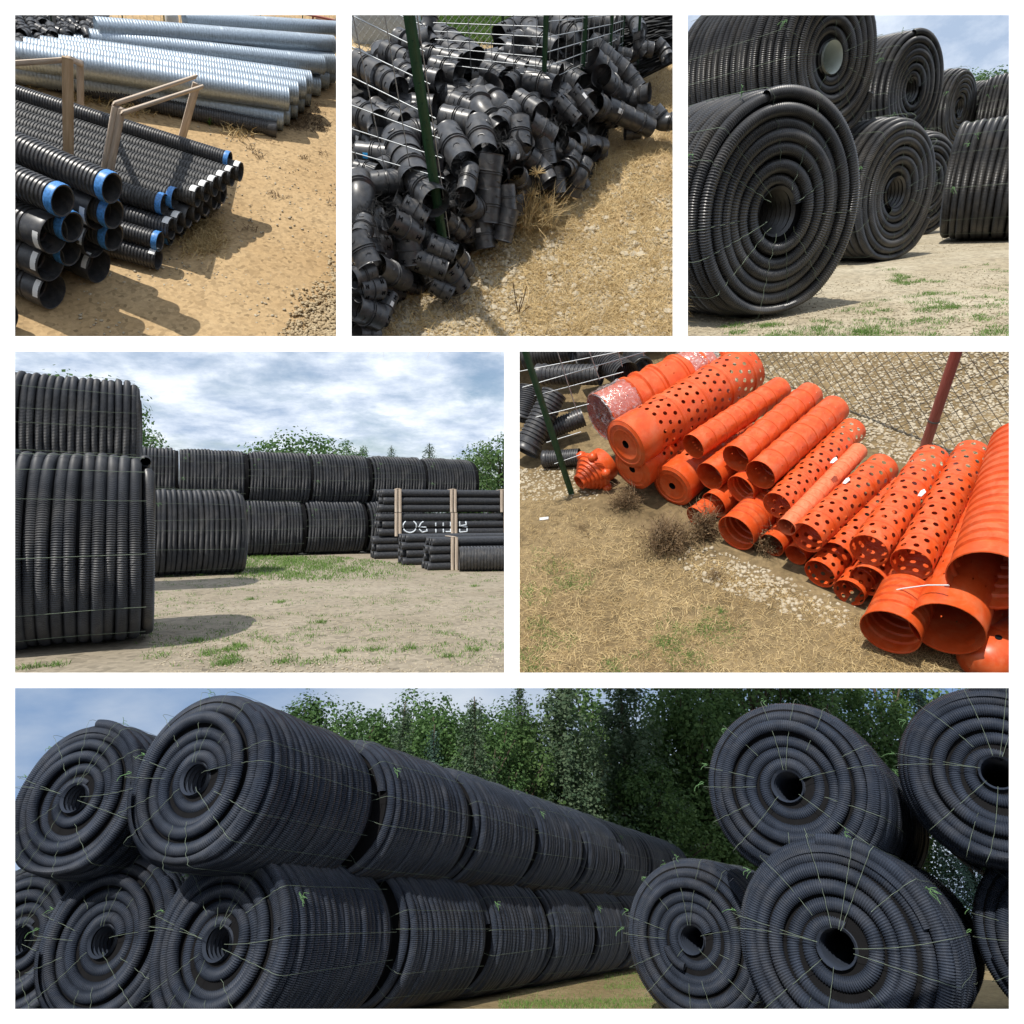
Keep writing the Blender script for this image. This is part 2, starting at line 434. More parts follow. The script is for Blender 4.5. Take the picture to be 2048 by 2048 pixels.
# ------------------------------------------------------------------ coils of corrugated drain pipe
CD = 0.119                                   # pipe diameter when the coil radius is 1
SAG = 0.944                                   # centre height of a coil lying on the ground
def smooth_noise(x, rng, n=64):
    k = rng.uniform(-1, 1, n)
    i = np.floor(x).astype(int); f = x - i; f = f * f * (3 - 2 * f)
    return k[i % n] * (1 - f) + k[(i + 1) % n] * f
def sag(P):
    z = P[..., 2]; lo = z < -0.80
    P[..., 2] = np.where(lo, -0.80 + (z + 0.80) * 0.72, z)
    P[..., 0] *= np.where(lo, 1.0 + 0.10 * (-z - 0.80), 1.0)
    return P
def wind(rad, yy, th, d, phis, closed, ncor):
    """sweep a corrugated section along a spiral/helix path"""
    n = len(th)
    e = np.stack([np.cos(th), np.zeros(n), np.sin(th)], -1)
    C = np.stack([rad * np.cos(th), yy, rad * np.sin(th)], -1)
    rr = np.where(np.arange(n) % 2 == 0, 1.0, 0.86) * d / 2
    V = C[:, None] + rr[:, None, None] * (e[:, None] * np.cos(phis)[None, :, None] + np.array([0, 1.0, 0])[None, None] * np.sin(phis)[None, :, None])
    return sag(V).reshape(-1, 3), grid_faces(n, len(phis), closed)
def coil_parts(seed, W, pm, ncor=270, rin=0.20, twine_mat=None, d=CD, taper=.055, loose=1.0):
    rng = np.random.default_rng(seed)
    out = []
    # outer layer
    nturn = int(W / d)
    th = np.arange(0, nturn * ncor * 2 + 1) * PI / ncor
    tt = th / (2 * PI)
    rad = 1 - d / 2 + 0.012 * smooth_noise(tt * 5, rng) + 0.018 * smooth_noise(tt, rng)
    rad -= taper * np.clip(1 - np.minimum(tt, nturn - tt) / 1.7, 0, 1) ** 2
    yy = -W / 2 + d / 2 + (W - d) * tt / nturn + 0.16 * d * smooth_noise(tt * 4, rng)
    V, F = wind(rad, yy, th + rng.uniform(0, 6), d * 1.03, np.linspace(-1.9, 1.9, 7), False, ncor)
    out.append(('outer_winding', mesh('outer_winding', V, F, [pm], 40)))
    # end face spiral
    nt_ = (1 - d * 1.02 - rin) / d
    s, t = [], 0.0
    while t < nt_ * 2 * PI:
        r = rin + d / 2 + d * t / (2 * PI); s.append(t); t += (PI / ncor) / r
    th = np.array(s); tt = th / (2 * PI)
    rad = rin + d / 2 + d * tt + loose * (0.20 * d * smooth_noise(tt * 3.3, rng) + 0.2 * d * smooth_noise(tt * 1.1, rng))
    rec = loose * 0.60 * d * smooth_noise(tt * 1.3 + 3, rng) + 0.14 * d * smooth_noise(tt * 4, rng)
    yy = -W / 2 + d * 0.45 + rec + 0.10 * d * np.clip(2 - tt, 0, 2)
    V, F = wind(rad, yy, th + rng.uniform(0, 6), d * 1.06, np.linspace(0, 2 * PI, 10)[:-1], True, ncor)
    fm = mesh('end_winding', V, F, [pm], 40)
    out.append(('end_winding', fm))
    # core, inner layers as a near-black drum, gap shade put into its colour
    y = np.linspace(-W / 2 + 0.05, W / 2 - 0.05, 70)
    V, F = lathe_g(np.stack([rin * 1.02 + 0.012 * np.cos(np.arange(70) * PI), y], -1), 28)
    out.append(('core', mesh('core', sag(V), F, [pm], 30)))
    for nm_, rear_y in (('inner_layers', W / 2 - d * .8), ('inner_layers_deep', W / 2 + .05)):  # the deep one juts out to keep joints between coils dark
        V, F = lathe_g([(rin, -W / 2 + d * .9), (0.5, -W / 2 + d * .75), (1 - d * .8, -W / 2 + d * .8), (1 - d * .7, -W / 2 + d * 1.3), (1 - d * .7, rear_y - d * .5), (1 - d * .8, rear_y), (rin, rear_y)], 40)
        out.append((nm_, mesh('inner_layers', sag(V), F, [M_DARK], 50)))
    # twine
    tw = twine_mat or M_TWINE
    k = 14
    for i in range(k):
        a = (i + rng.uniform(-.38, .38)) / k * 2 * PI
        da = rng.uniform(-.05, .05)
        P = []
        r_start = rin * 0.95 if rng.random() < .55 else rng.uniform(.3, .6)
        bow = rng.uniform(-.16, .16)
        for r in np.linspace(r_start, 1.0 - d * .3, 14):
            lump = 0.014 * math.sin(r * 2 * PI / d + i * 2.1)
            ab = a + bow * (1 - r) + rng.uniform(-.004, .004)
            P.append((r * math.cos(ab), -W / 2 - 0.10 * d + lump, r * math.sin(ab)))
        P.append((0.985 * math.cos(a), -W / 2 + d * .02, 0.985 * math.sin(a)))
        for q in np.linspace(0.0, 1.0, 9):
            aa = a + da * q
            R_ = 1.012 + 0.006 * math.sin(q * 40 + i)
            P.append((R_ * math.cos(aa), -W / 2 + d * .5 + q * (W - d), R_ * math.sin(aa)))
        V, F = tube_g(sag(np.array(P)), 0.0024, 4)
        out.append(('twine', mesh('twine', V, F, [tw])))
    for i in range(5):
        a = rng.uniform(-.3, PI + .3) if i < 5 else rng.uniform(0, 6)
        base = np.array([1.02 * math.cos(a), -W / 2 + rng.uniform(.02, .35), 1.02 * math.sin(a)])
        g = Geo()
        for j in range(4):
            dr = rng.normal(size=3); dr /= np.linalg.norm(dr); dr += np.array([math.cos(a), -.3, math.sin(a) - .7])
            L = rng.uniform(.03, .09)
            P = [base + dr * L * q + 0.02 * np.array([math.sin(q * 5 + j), math.cos(q * 6), math.sin(q * 4)]) * q for q in np.linspace(0, 1, 6)]
            g.add(*tube_g(P, 0.0030, 4))
        out.append(('twine_knot', g.mesh('twine_knot', [M_TWINE_G])))
    return out, fm
COILS = []
def coil_proto(seed, W, pm, **kw):
    parts, fm = coil_parts(seed, W, pm, **kw)
    return parts, fm, W
COILS = [coil_proto(3, 2.1, M_PIPE, d=.110, taper=.07, loose=.6), coil_proto(11, 2.1, M_PIPE, d=.110, taper=.07, loose=.6),
         coil_proto(27, 2.5, M_PIPE_BLUE, d=.136, taper=.10, rin=.17), coil_proto(41, 2.5, M_PIPE_BLUE, d=.136, taper=.10, rin=.17)]
def coil(yard, kind, centre, axis, label, group, R=1.0, roll=0.0, lite=False, rear=False, extra=()):
    """axis points away from the visible end face"""
    parts, fm, W = COILS[kind]
    ax = np.asarray(axis, float); ax = ax / np.linalg.norm(ax)
    m = yard.M @ LRS(centre, frame_y(ax, 0.0), R)
    t = thing('pipe_coil', label, 'pipe coil', m, group)
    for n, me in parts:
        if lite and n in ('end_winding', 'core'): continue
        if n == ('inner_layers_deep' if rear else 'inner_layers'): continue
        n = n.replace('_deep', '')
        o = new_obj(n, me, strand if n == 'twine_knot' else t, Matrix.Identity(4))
        if n == 'twine': strand = o
        if yard is Y4 and n in ('outer_winding', 'end_winding', 'core'):
            o.material_slots[0].link = 'OBJECT'; o.material_slots[0].material = M_PIPE_MATT
    if rear:
        new_obj('end_winding', fm, t, Matrix.Rotation(PI, 4, 'Z'))
    for n, me in extra:
        new_obj(n, me, t, Matrix.Identity(4))
    return t
def face_centre(yard, zx, zy, r, R=1.0, z=None):
    up = yard.R[:, 2]; rz = (1024 - (yard.y0 + zy * yard.zs)) / 1024 * T
    d = R * (up[2] - rz * up[1]) / (r * yard.zs * T / 1024)     # r is measured upright
    P = yard.at(zx, zy, d)
    if z is not None: P[2] = z
    return P
def hdir(yard, ang):
    """level direction at an angle to the wall plane (0 = to the right, 90 = straight away)"""
    v = yard.R.T @ np.array([math.cos(math.radians(ang)), math.sin(math.radians(ang)), 0.0]); v[2] = 0
    return v / np.linalg.norm(v)

# ---- yard six: two long stacked rows and a group at the right
def lvl(az):
    return np.array([math.sin(math.radians(az)), math.cos(math.radians(az)), 0.0])
a6 = lvl(26); b6 = lvl(33); c6 = lvl(13)
e6 = np.array([a6[1], -a6[0], 0.0])
W0 = 2.1; W6 = 2.5
L1 = face_centre(Y6, 770, 1000, 392, z=SAG)
zup = np.array([0, 0, 1.0])
up6 = face_centre(Y6, 690, 392, 350)
ordn = ['front', 'second', 'third', 'fourth', 'fifth', 'sixth', 'seventh', 'eighth']
rng6 = random.Random(5)
for i in range(6):
    j = rng6.uniform(-.02, .02)
    coil(Y6, 2 + i % 2, L1 + a6 * (W6 / 2 + i * 2.60) + e6 * j, a6 if i else lvl(20), f'black pipe coil, {ordn[i]} in the lower row running back on the left', 'coils in the lower left row', lite=i > 0)
for i in range(8):
    j = rng6.uniform(-.03, .03)
    coil(Y6, 3 - i % 2, up6 + a6 * (W6 / 2 + i * 2.60) + e6 * j, a6 if i else lvl(20), f'black pipe coil, {ordn[i]} in the upper row running back under the trees', 'coils in the upper left row', lite=i > 0)
L2 = face_centre(Y6, 370, 1000, 360, z=SAG)
coil(Y6, 3, L2 + c6 * W6 / 2, c6, 'black pipe coil on grass between the front lower coil and the leftmost one', 'coils at the far left')
coil(Y6, 2, face_centre(Y6, 60, 985, 335, z=SAG) + c6 * W6 / 2, c6, 'black pipe coil on the ground cut off by the left edge of the lowest view', 'coils at the far left')
coil(Y6, 2, face_centre(Y6, 262, 464, 312) + c6 * W6 / 2, c6, 'black pipe coil on top at the far left against pale sky', 'coils at the far left')
for (zx, zy, r, z, k, lab) in [
    (3147, 1010, 462, SAG, 2, 'large black pipe coil nearest the viewer with round open core at lower right'),
    (2600, 980, 325, SAG, 3, 'smaller black pipe coil with a loose pipe end beside its core, by the sandy patch'),
    (2967, 418, 345, None, 3, 'black pipe coil resting on the two round coils below it at right'),
    (3765, 366, 362, None, 2, 'black pipe coil high at the right edge, partly cut off, above the dark gap'),
    (4110, 1060, 430, SAG, 3, 'black pipe coil on the ground of which only the left rim shows at far right')]:
    P = face_centre(Y6, zx, zy, r, z=z)
    coil(Y6, k, P + b6 * W6 / 2, b6, lab, 'round coils at the right')
P = face_centre(Y6, 2967, 418, 345)
coil(Y6, 2, P + b6 * (W6 * 1.5 + .05), b6, 'black pipe coil just showing behind the upper coil under the trees', 'round coils at the right', lite=True)
for (zx, zy, r, z, lab) in [(3147, 1010, 462, SAG, 'black pipe coil in the dark gap behind the large nearest coil'), (3765, 366, 362, None, 'black pipe coil behind the one high at the right edge'), (4110, 1060, 430, SAG, 'black pipe coil in shade behind the rim at far right')]:
    P = face_centre(Y6, zx, zy, r, z=z)
    coil(Y6, 3, P + b6 * (W6 * 1.5 + .06), b6, lab, 'round coils at the right', lite=True)
# loose pipe end beside the core
g = Geo()
P = face_centre(Y6, 2600, 980, 325, z=SAG)
fx = frame_y(b6)
pts = []
for q in np.linspace(0, 1, 40):
    an = PI + .25 + q * 1.0
    pts.append((0.33 * math.cos(an), -0.03 - 0.02 * (1 - q), 0.33 * math.sin(an)))
rr = np.where(np.arange(40) % 2 == 0, .055, .047)
V, F = tube_g(pts, rr, 10)
o = new_obj('loose_pipe_end', g.add(V, F).mesh('loose_pipe_end', [M_PIPE_BLUE], 40), None, Y6.M @ LRS(P, fx))
tag(o, 'short loose end of corrugated pipe beside the core of the smaller coil', 'pipe end')

# ---- yard three: coils stacked two high
def a3(az):
    return np.array([math.sin(math.radians(az)), math.cos(math.radians(az)), 0.0])
for (zx, zy, r, z, az, k, R, lab) in [
    (600, 1125, 668, SAG, -50, 0, 1.0, 'largest black pipe coil with flattened bottom standing front left on gravel'),
    (890, 312, 495, None, -54, 1, 1.0, 'black pipe coil at upper left whose core has a pale grey lining'),
    (1245, 1085, 415, SAG, -55, 1, 1.0, 'black pipe coil on the ground right of the largest one, with a narrow oval core'),
    (1330, 490, 330, None, -57, 0, 1.0, 'black pipe coil in the upper tier, second from the left, against the sky'),
    (1590, 590, 222, None, -60, 1, 1.0, 'smallest looking black pipe coil in the upper tier before the green tree')]:
    P = face_centre(Y3, zx, zy, r, R, z)
    ax = a3(az)
    coil(Y3, k, P + ax * W0 / 2 * R, ax, lab, 'coils stacked two high on gravel', R=R)
    if zy == 312:
        y = np.arange(34) * .06
        V, F = lathe_g(np.stack([.188 + .006 * np.cos(np.arange(34) * PI), y], -1), 28)
        o = new_obj('core_sleeve', mesh('core_sleeve', V, F, [M_SLEEVE], 30), None, Y3.M @ LRS(P + ax * .03, frame_y(ax)))
        tag(o, 'pale ribbed sleeve lining the core of the upper left coil', 'sleeve')
P = face_centre(Y3, 1535, 1062, 335, z=SAG)
ax = hdir(Y3, -40)
coil(Y3, 0, P + ax * W0 / 2, ax, 'black pipe coil lying sideways at the right edge on gravel with green knots', 'coils turned sideways at the right')
coil(Y3, 1, P + ax * .05 + a3(-52) * 1.6 + np.array([.15, 1.2, 0]), a3(-50), 'black pipe coil half hidden between the narrow oval coil and the sideways coil', 'coils turned sideways at the right')
P = face_centre(Y3, 1690, 640, 215)
P[2] = max(P[2], 2.2)
coil(Y3, 1, P + hdir(Y3, -40) * W0 / 2, hdir(Y3, -40), 'black pipe coil lying sideways in the upper tier at the right edge', 'coils turned sideways at the right')
coil(Y3, 0, P + hdir(Y3, -6) * (-.55) + a3(0) * 1.6, a3(-60), 'black pipe coil seen edge on between the upper coils and the sideways one', 'coils turned sideways at the right', lite=True)

# ---- yard four: coils seen from the side
b4 = hdir(Y4, 30); back4 = hdir(Y4, 120)
P = face_centre(Y4, 560, 790, 350, z=SAG)
coil(Y4, 0, P - b4 * W0 / 2, b4, 'huge black pipe coil in the left foreground on sandy ground', 'coils seen from the side', rear=True)
P = face_centre(Y4, 520, 380, 214, z=2.66)
coil(Y4, 1, P - b4 * W0 / 2, b4, 'black pipe coil high at left above the huge foreground coil', 'coils seen from the side', rear=True)
coil(Y4, 0, P - b4 * (W0 * 1.5 + .06), b4, 'black pipe coil at the left edge beside the high left one', 'coils seen from the side')
P = face_centre(Y4, 905, 715, 158, z=SAG)
coil(Y4, 1, P - b4 * W0 / 2, b4, 'black pipe coil on weedy ground just right of the foreground coil', 'coils seen from the side', rear=True)
P = face_centre(Y4, 1760, 540, 92, z=2.66)
c4 = hdir(Y4, 27)
for i in range(7):
    coil(Y4, i % 2, P - c4 * (W0 / 2 + i * 2.14), c4, f'black pipe coil, {ordn[6 - i].replace("front", "first")} from the left in the far upper row', 'coils in the far upper row', lite=True)
P = face_centre(Y4, 1352, 700, 101, z=SAG)
for i in range(3):
    coil(Y4, (i + 1) % 2, P - c4 * (W0 / 2 + i * 2.14), c4, f'black pipe coil, {["nearest the strapped bundles", "middle one", "leftmost one"][i]} in the far lower row', 'coils in the far lower row', lite=True)
coil(Y4, 1, P + c4 * (W0 / 2 + .1), c4, 'black pipe coil mostly hidden behind the strapped pipe bundles', 'coils in the far lower row', lite=True)

# ------------------------------------------------------------------ ground, grass, stones, trees
M_G3 = ground_mat('fine_gravel_ground', ((0.27, 0.225, 0.15), (0.38, 0.34, 0.255), (0.20, 0.165, 0.115)), 0.7, 22, 0.5, 0.02)
M_G4 = ground_mat('sandy_yard_ground', ((0.225, 0.19, 0.14), (0.32, 0.275, 0.215), (0.165, 0.145, 0.10)), 0.45, 18, 0.5, 0.02)
M_G1 = ground_mat('tan_sand_ground', ((0.32, 0.215, 0.108), (0.43, 0.315, 0.18), (0.28, 0.19, 0.095)), 0.4, 26, 0.5, 0.03)
M_G2 = ground_mat('straw_and_soil_ground', ((0.34, 0.245, 0.13), (0.45, 0.35, 0.21), (0.23, 0.16, 0.085)), 2.2, 26, 0.7, 0.02)
M_G5 = ground_mat('dry_turf_ground', ((0.12, 0.085, 0.042), (0.23, 0.17, 0.09), (0.07, 0.05, 0.026)), 2.0, 30, 0.7, 0.02)
M_G6 = ground_mat('sand_and_grass_ground', ((0.24, 0.17, 0.085), (0.34, 0.25, 0.14), (0.17, 0.15, 0.06)), 0.9, 16, 0.5, 0.02)
M_STONE_T = mat('tan_stone_chips', (0.33, 0.245, 0.14), 0.95, 0, 7.0, col2=(0.50, 0.41, 0.27), bump=0.2, bscale=40, spec=0.2)
M_STONE = mat('limestone_chips', (0.36, 0.30, 0.21), 0.95, 0, 7.0, col2=(0.50, 0.44, 0.33), bump=0.2, bscale=40, spec=0.2)

def sheet(yard, pts, nu, nv, bump, seed, name, mt, label, z0=0.0):
    """ground between four corners (local x, y), gently uneven"""
    rng = np.random.default_rng(seed)
    p = [np.asarray(q[:2], float) for q in pts]
    u = np.linspace(0, 1, nu)[:, None, None]; v = np.linspace(0, 1, nv)[None, :, None]
    P = (p[0] * (1 - u) + p[1] * u) * (1 - v) + (p[3] * (1 - u) + p[2] * u) * v
    z = np.zeros(P.shape[:2])
    for k in range(10):
        f = rng.uniform(.4, 3.0, 2) * rng.choice([-1, 1], 2); ph = rng.uniform(0, 6)
        z += np.sin(P[..., 0] * f[0] + P[..., 1] * f[1] + ph) / (1 + k)
    V = np.concatenate([P, (z * bump + z0)[..., None]], -1).reshape(-1, 3)
    F = grid_faces(nu, nv)[:, ::-1]
    o = new_obj(name, mesh(name, V, F, [mt], 180), None, yard.M)
    return tag(o, label, 'ground', kind='structure')

def blades_g(P, h, wd, lean, rng, base_spread=0.0):
    """one bent two-piece blade at each point"""
    n = len(P)
    a = rng.uniform(0, 2 * PI, n); b = rng.uniform(0, 2 * PI, n)
    h = h * rng.uniform(.45, 1.25, n)
    side = np.stack([np.cos(a), np.sin(a), np.zeros(n)], -1) * (wd * rng.uniform(.6, 1.3, n))[:, None]
    ln = lean * rng.uniform(.2, 1.4, n)
    d = np.stack([np.cos(b) * ln, np.sin(b) * ln, np.ones(n)], -1); d /= np.linalg.norm(d, axis=1)[:, None]
    d2 = d + np.stack([np.cos(b) * ln * .8, np.sin(b) * ln * .8, -.25 * ln], -1)
    mid = P + d * (h * .5)[:, None]; tip = mid + d2 * (h * .5)[:, None]
    V = np.stack([P - side, P + side, mid + side * .7, mid - side * .7, tip], 1)
    base = np.arange(n)[:, None] * 5
    Q = base + np.array([[0, 1, 2, 3]]); Tr = base + np.array([[3, 2, 4]])
    return V.reshape(-1, 3), Q, Tr
def clumps(centres, per, spread, rng):
    c = np.repeat(np.asarray(centres), per, axis=0)
    c = c + np.concatenate([rng.normal(0, spread, (len(c), 2)), np.zeros((len(c), 1))], 1)
    return c
def px_scatter(yard, n, x0, x1, y0, y1, rng, keep=None):
    out = []
    while len(out) < n:
        zx = rng.uniform(x0, x1); zy = rng.uniform(y0, y1)
        if keep is not None and not keep(zx, zy): continue
        out.append(yard.g(zx, zy, 0))
    return np.array(out)
ICO = None
def ico():
    global ICO
    if ICO is None:
        import bmesh
        bm = bmesh.new(); bmesh.ops.create_icosphere(bm, subdivisions=1, radius=1)
        ICO = (np.array([v.co[:] for v in bm.verts]), np.array([[v.index for v in f.verts] for f in bm.faces])); bm.free()
    return ICO
def stones_g(P, size, rng):
    V0, F0 = ico()
    n = len(P)
    sc = size[:, None] * rng.uniform(.6, 1.25, (n, 3)) * np.array([1, 1, .65])
    jit = 1 + rng.uniform(-.28, .28, (n, len(V0), 1))
    ang = rng.uniform(0, 2 * PI, n); c, s = np.cos(ang), np.sin(ang)
    V = V0[None] * jit * sc[:, None]
    V = np.stack([V[..., 0] * c[:, None] - V[..., 1] * s[:, None], V[..., 0] * s[:, None] + V[..., 1] * c[:, None], V[..., 2]], -1) + P[:, None]
    F = F0[None] + (np.arange(n) * len(V0))[:, None, None]
    return V.reshape(-1, 3), F.reshape(-1, 3)

def leaf_quads(P, N, size, rng):
    """small leaf faces at P, facing roughly along N"""
    n = len(P)
    N = N + rng.normal(0, .55, (n, 3)); N /= np.linalg.norm(N, axis=1)[:, None] + 1e-9
    t = rng.normal(size=(n, 3)); u = np.cross(N, t); u /= np.linalg.norm(u, axis=1)[:, None] + 1e-9
    v = np.cross(N, u)
    s = size * rng.uniform(.6, 1.4, (n, 1))
    V = np.stack([P - u * s * .5, P + v * s * .42 , P + u * s * .62, P - v * s * .42], 1).reshape(-1, 3)
    return V, np.arange(n * 4).reshape(-1, 4)
def limb(g, A, B, r0, r1, rng, seg=6, bend=.08):
    A, B = np.asarray(A, float), np.asarray(B, float)
    L = np.linalg.norm(B - A); q = np.linspace(0, 1, 7)
    off = rng.normal(0, bend * L, 3); off[2] *= .3
    P = A + (B - A) * q[:, None] + off * (np.sin(q * PI))[:, None]
    g.add(*tube_g(P, r0 + (r1 - r0) * q, seg)); return P
def tree_meshes(kind, seed, nleaf, lm, asp):
    """unit-height tree, crown about 0.5 wide each side; kinds: round, loose, spruce"""
    rng = np.random.default_rng(seed); tg = Geo(); Ps, Ns = [], []
    if kind == 'spruce':
        limb(tg, (0, 0, 0), (0, 0, .98), .022, .004, rng, bend=.01)
        tiers = 36
        for k in range(tiers):
            z = .10 + .87 * k / tiers; L = (.46 * (1 - z) ** .8 + .02)
            nb = int(9 + 6 * (1 - z))
            for b in range(nb):
                a = rng.uniform(0, 2 * PI); l = L * rng.uniform(.65, 1.15)
                q = rng.uniform(.08, 1, int(max(6, nleaf / (tiers * 9) * (l / .22))))
                dr = np.array([math.cos(a), math.sin(a)])
                P = np.zeros((len(q), 3)); P[:, :2] = dr * (q * l)[:, None]
                P[:, 2] = z - .22 * l * q + .16 * l * q ** 2
                P += rng.normal(0, .013 + .012 * l, P.shape)
                P[:, 2] -= np.abs(rng.normal(0, .03 * l + .005, len(q)))
                Ps.append(P); Ns.append(np.tile(np.array([dr[0] * .5, dr[1] * .5, .8]), (len(q), 1)))
        size = .026
    else:
        h0 = .14 if kind == 'round' else .30
        limb(tg, (0, 0, 0), (rng.normal(0, .02), rng.normal(0, .02), .8), .03, .008, rng, bend=.03)
        nc = 80 if kind == 'round' else 40
        cl = []
        while len(cl) < nc:
            p = rng.uniform(-1, 1, 3)
            if np.linalg.norm(p) > 1 or np.linalg.norm(p) < .35: continue
            taper = 1 - .25 * max(0, p[2])
            cl.append(np.array([p[0] * .40 * taper, p[1] * .40 * taper, (h0 + .97) / 2 + p[2] * (.97 - h0) / 2 * .92]))
        for c in cl:
            if rng.random() < .6: limb(tg, (0, 0, max(.12, c[2] - .25)), c, .011, .003, rng, 5)
        cen = np.array([0, 0, .5])
        per = int(nleaf / nc)
        for c in cl:
            rad = rng.uniform(.085, .16) * (1 if kind == 'round' else .85)
            d = rng.normal(size=(per, 3)); d /= np.linalg.norm(d, axis=1)[:, None]
            rr = rad * rng.uniform(.35, 1.05, per) ** .6
            Ps.append(c + d * rr[:, None] * np.array([1.1, 1.1, .8])); Ns.append(d + np.array([0, 0, .6]))
        size = .034 if kind == 'round' else .030
    P = np.concatenate(Ps) * np.array([asp, asp, 1.0])
    V, F = leaf_quads(P, np.concatenate(Ns), size * .60 * max(.35, asp) ** .7, rng)
    tg.V = [v * np.array([max(asp, .6), max(asp, .6), 1.0]) for v in tg.V]
    return tg.mesh('trunk', [M_BARK], 60), mesh('crown', V, F, [lm])
TSEED = [0]
def tree(yard, zx, top, d, wpx, kind, seed, lm, nleaf, label, cat='tree', group=None, zbase=0.0):
    B = yard.at(zx, top, d); H = B[2] - zbase; B = B.copy(); B[2] = zbase
    wd = wpx * yard.mpp(np.array([B[0], B[1], yard.h])) / (.80 if kind != 'spruce' else .75)
    TSEED[0] += 1
    tm, cm = tree_meshes(kind, seed + 100 * TSEED[0], int(nleaf * (1.65 if kind != 'loose' else 1.8)), lm, wd / H)
    m = yard.M @ LRS(B, None, H * 1.02)
    t = thing({'spruce': 'spruce_tree'}.get(kind, 'broadleaf_tree'), label, cat, m, group)
    new_obj('trunk', tm, t); new_obj('crown', cm, t)
    return t

# ---- yard three ground
def ray_line(yard, zx, y_from, y_to):
    return yard.g(zx, y_from), yard.g(zx, y_to)
n3 = Y3.g(60, 1895); n3b = Y3.g(2060, 1895)
f3 = [n3, n3b, np.array([45, 70, 0]), np.array([-14, 70, 0])]
sheet(Y3, f3, 120, 120, 0.006, 3, 'gravel_ground', M_G3, 'pale gravel ground with tufts of grass below the stacked coils')
rng = np.random.default_rng(31)
cl3 = []
for _ in range(130):
    zx = rng.uniform(480, 1900); t_ = (zx - 480) / 1400
    lo = 1830 - 430 * min(1, t_ * 1.15) + 40
    zy = lo + rng.random() ** 0.8 * (1880 - lo)
    cl3.append(Y3.g(zx, zy))
for (a, b) in [(330, 1800), (340, 1830), (540, 1790), (480, 1800), (1260, 1540), (1290, 1560), (1240, 1520), (1330, 1555), (1180, 1490), (1230, 1550), (1400, 1620), (1545, 1700), (1030, 1840), (1010, 1830)]:
    for _ in range(4): cl3.append(Y3.g(a + rng.normal(0, 18), b + rng.normal(0, 8)))
P = clumps(cl3, 46, .045, rng)
V, Q, Tr = blades_g(P, .035, .0028, .9, rng)
o = new_obj('grass', Geo().add(V, Q, Tr).mesh('grass', [M_GRASS]), None, Y3.M)
tag(o, 'short green grass tufts growing through the pale gravel', 'grass', kind='stuff')
P = px_scatter(Y3, 5200, 60, 1900, 1340, 1890, rng); P[:, 2] = .003
V, F = stones_g(P, rng.uniform(.004, .011, len(P)), rng)
tag(new_obj('gravel', Geo().add(V, None, F).mesh('gravel', [M_STONE]), None, Y3.M), 'small loose gravel on the ground below the coils', 'gravel', kind='stuff')
tree(Y3, 1800, 330, 45, 420, 'round', 5, M_LEAF, 9000, 'bright green tree behind the upper tier of coils at right', zbase=0.0)
tree(Y3, 1690, 405, 42, 160, 'round', 6, M_LEAF, 5000, 'small light green tree left of the larger tree at right', zbase=0.0)

# ---- yard four ground
wy = 7.45; k4 = 1 / Y4.s
def w2l(yard, x, y, z):
    q = yard.R.T @ (np.array([x, y, z], float) / yard.s) + yard.eye
    return q
near = Y4.depth(Y4.g(900, 1272)) * Y4.s
c = [(-1.0 * near, near), (0.30 * near, near), (700, 1500), (-1500, 1500)]
L4 = [w2l(Y4, x, y, 0) for x, y in c]
sheet(Y4, L4, 140, 200, 0.004, 4, 'yard_ground', M_G4, 'sandy yard ground with scattered weeds reaching back to the trees')
rng = np.random.default_rng(44)
cl4 = []
for _ in range(520):
    zy = 850 + (rng.random() ** 1.3) * 370
    zx = rng.uniform(560, 1890)
    cl4.append(Y4.g(zx, zy))
P = clumps(cl4, 17, .06, rng)
V, Q, Tr = blades_g(P, .04, .0035, .8, rng)
far = px_scatter(Y4, 9000, 880, 1560, 806, 905, rng, lambda a, b: b > 812 + max(0, (a - 1250)) * .1 and rng.random() < (1.0 - abs(a - 1080) / 520) * max(0, 1 - (b - 812) / 95) ** .8 * (.6 + .4 * math.sin(a * .03) * math.sin(b * .11 + a * .01)))
V2, Q2, T2 = blades_g(far, .075, .008, .6, rng)
g = Geo().add(V, Q, Tr).add(V2, Q2, T2)
near_w = [Y4.g(a, b) for a, b in [(860, 1165), (890, 1150), (870, 1190), (780, 1180), (1060, 1210), (1540, 1160), (1290, 1170), (740, 1130), (100, 1232), (200, 1225), (830, 1220), (1200, 1060), (940, 975), (1050, 985), (750, 885), (960, 790), (1350, 800), (860, 1210), (1400, 1165), (1680, 1190), (1780, 1165), (1780, 925)] for _ in range(4)]
P = clumps(near_w, 22, .05, rng)
g.add(*blades_g(P, .06, .004, .9, rng))
tag(new_obj('weeds', g.mesh('weeds', [M_GRASS]), None, Y4.M), 'sparse green weeds and grass on the sandy yard', 'grass', kind='stuff')
P = px_scatter(Y4, 4500, 560, 1900, 880, 1262, rng); P[:, 2] = .002
V, F = stones_g(P, rng.uniform(.004, .012, len(P)), rng)
tag(new_obj('gravel', Geo().add(V, None, F).mesh('gravel', [M_STONE]), None, Y4.M), 'small loose stones on the sandy yard', 'gravel', kind='stuff')
tg = 'trees behind the far coils'
tree(Y4, 300, 100, 36, 520, 'round', 5, M_LEAF, 5000, 'tall green tree rising behind the high left coil', group=tg)
tree(Y4, 450, 200, 33, 300, 'round', 6, M_LEAF, 5000, 'green tree whose edge shows right of the high left coil', group=tg)
tree(Y4, 1140, 345, 48, 480, 'round', 6, M_LEAF, 5000, 'rounded green tree above the middle of the far upper row', group=tg)
tree(Y4, 1320, 375, 60, 170, 'loose', 8, M_LEAF, 4000, 'small thin tree right of the rounded tree', group=tg)
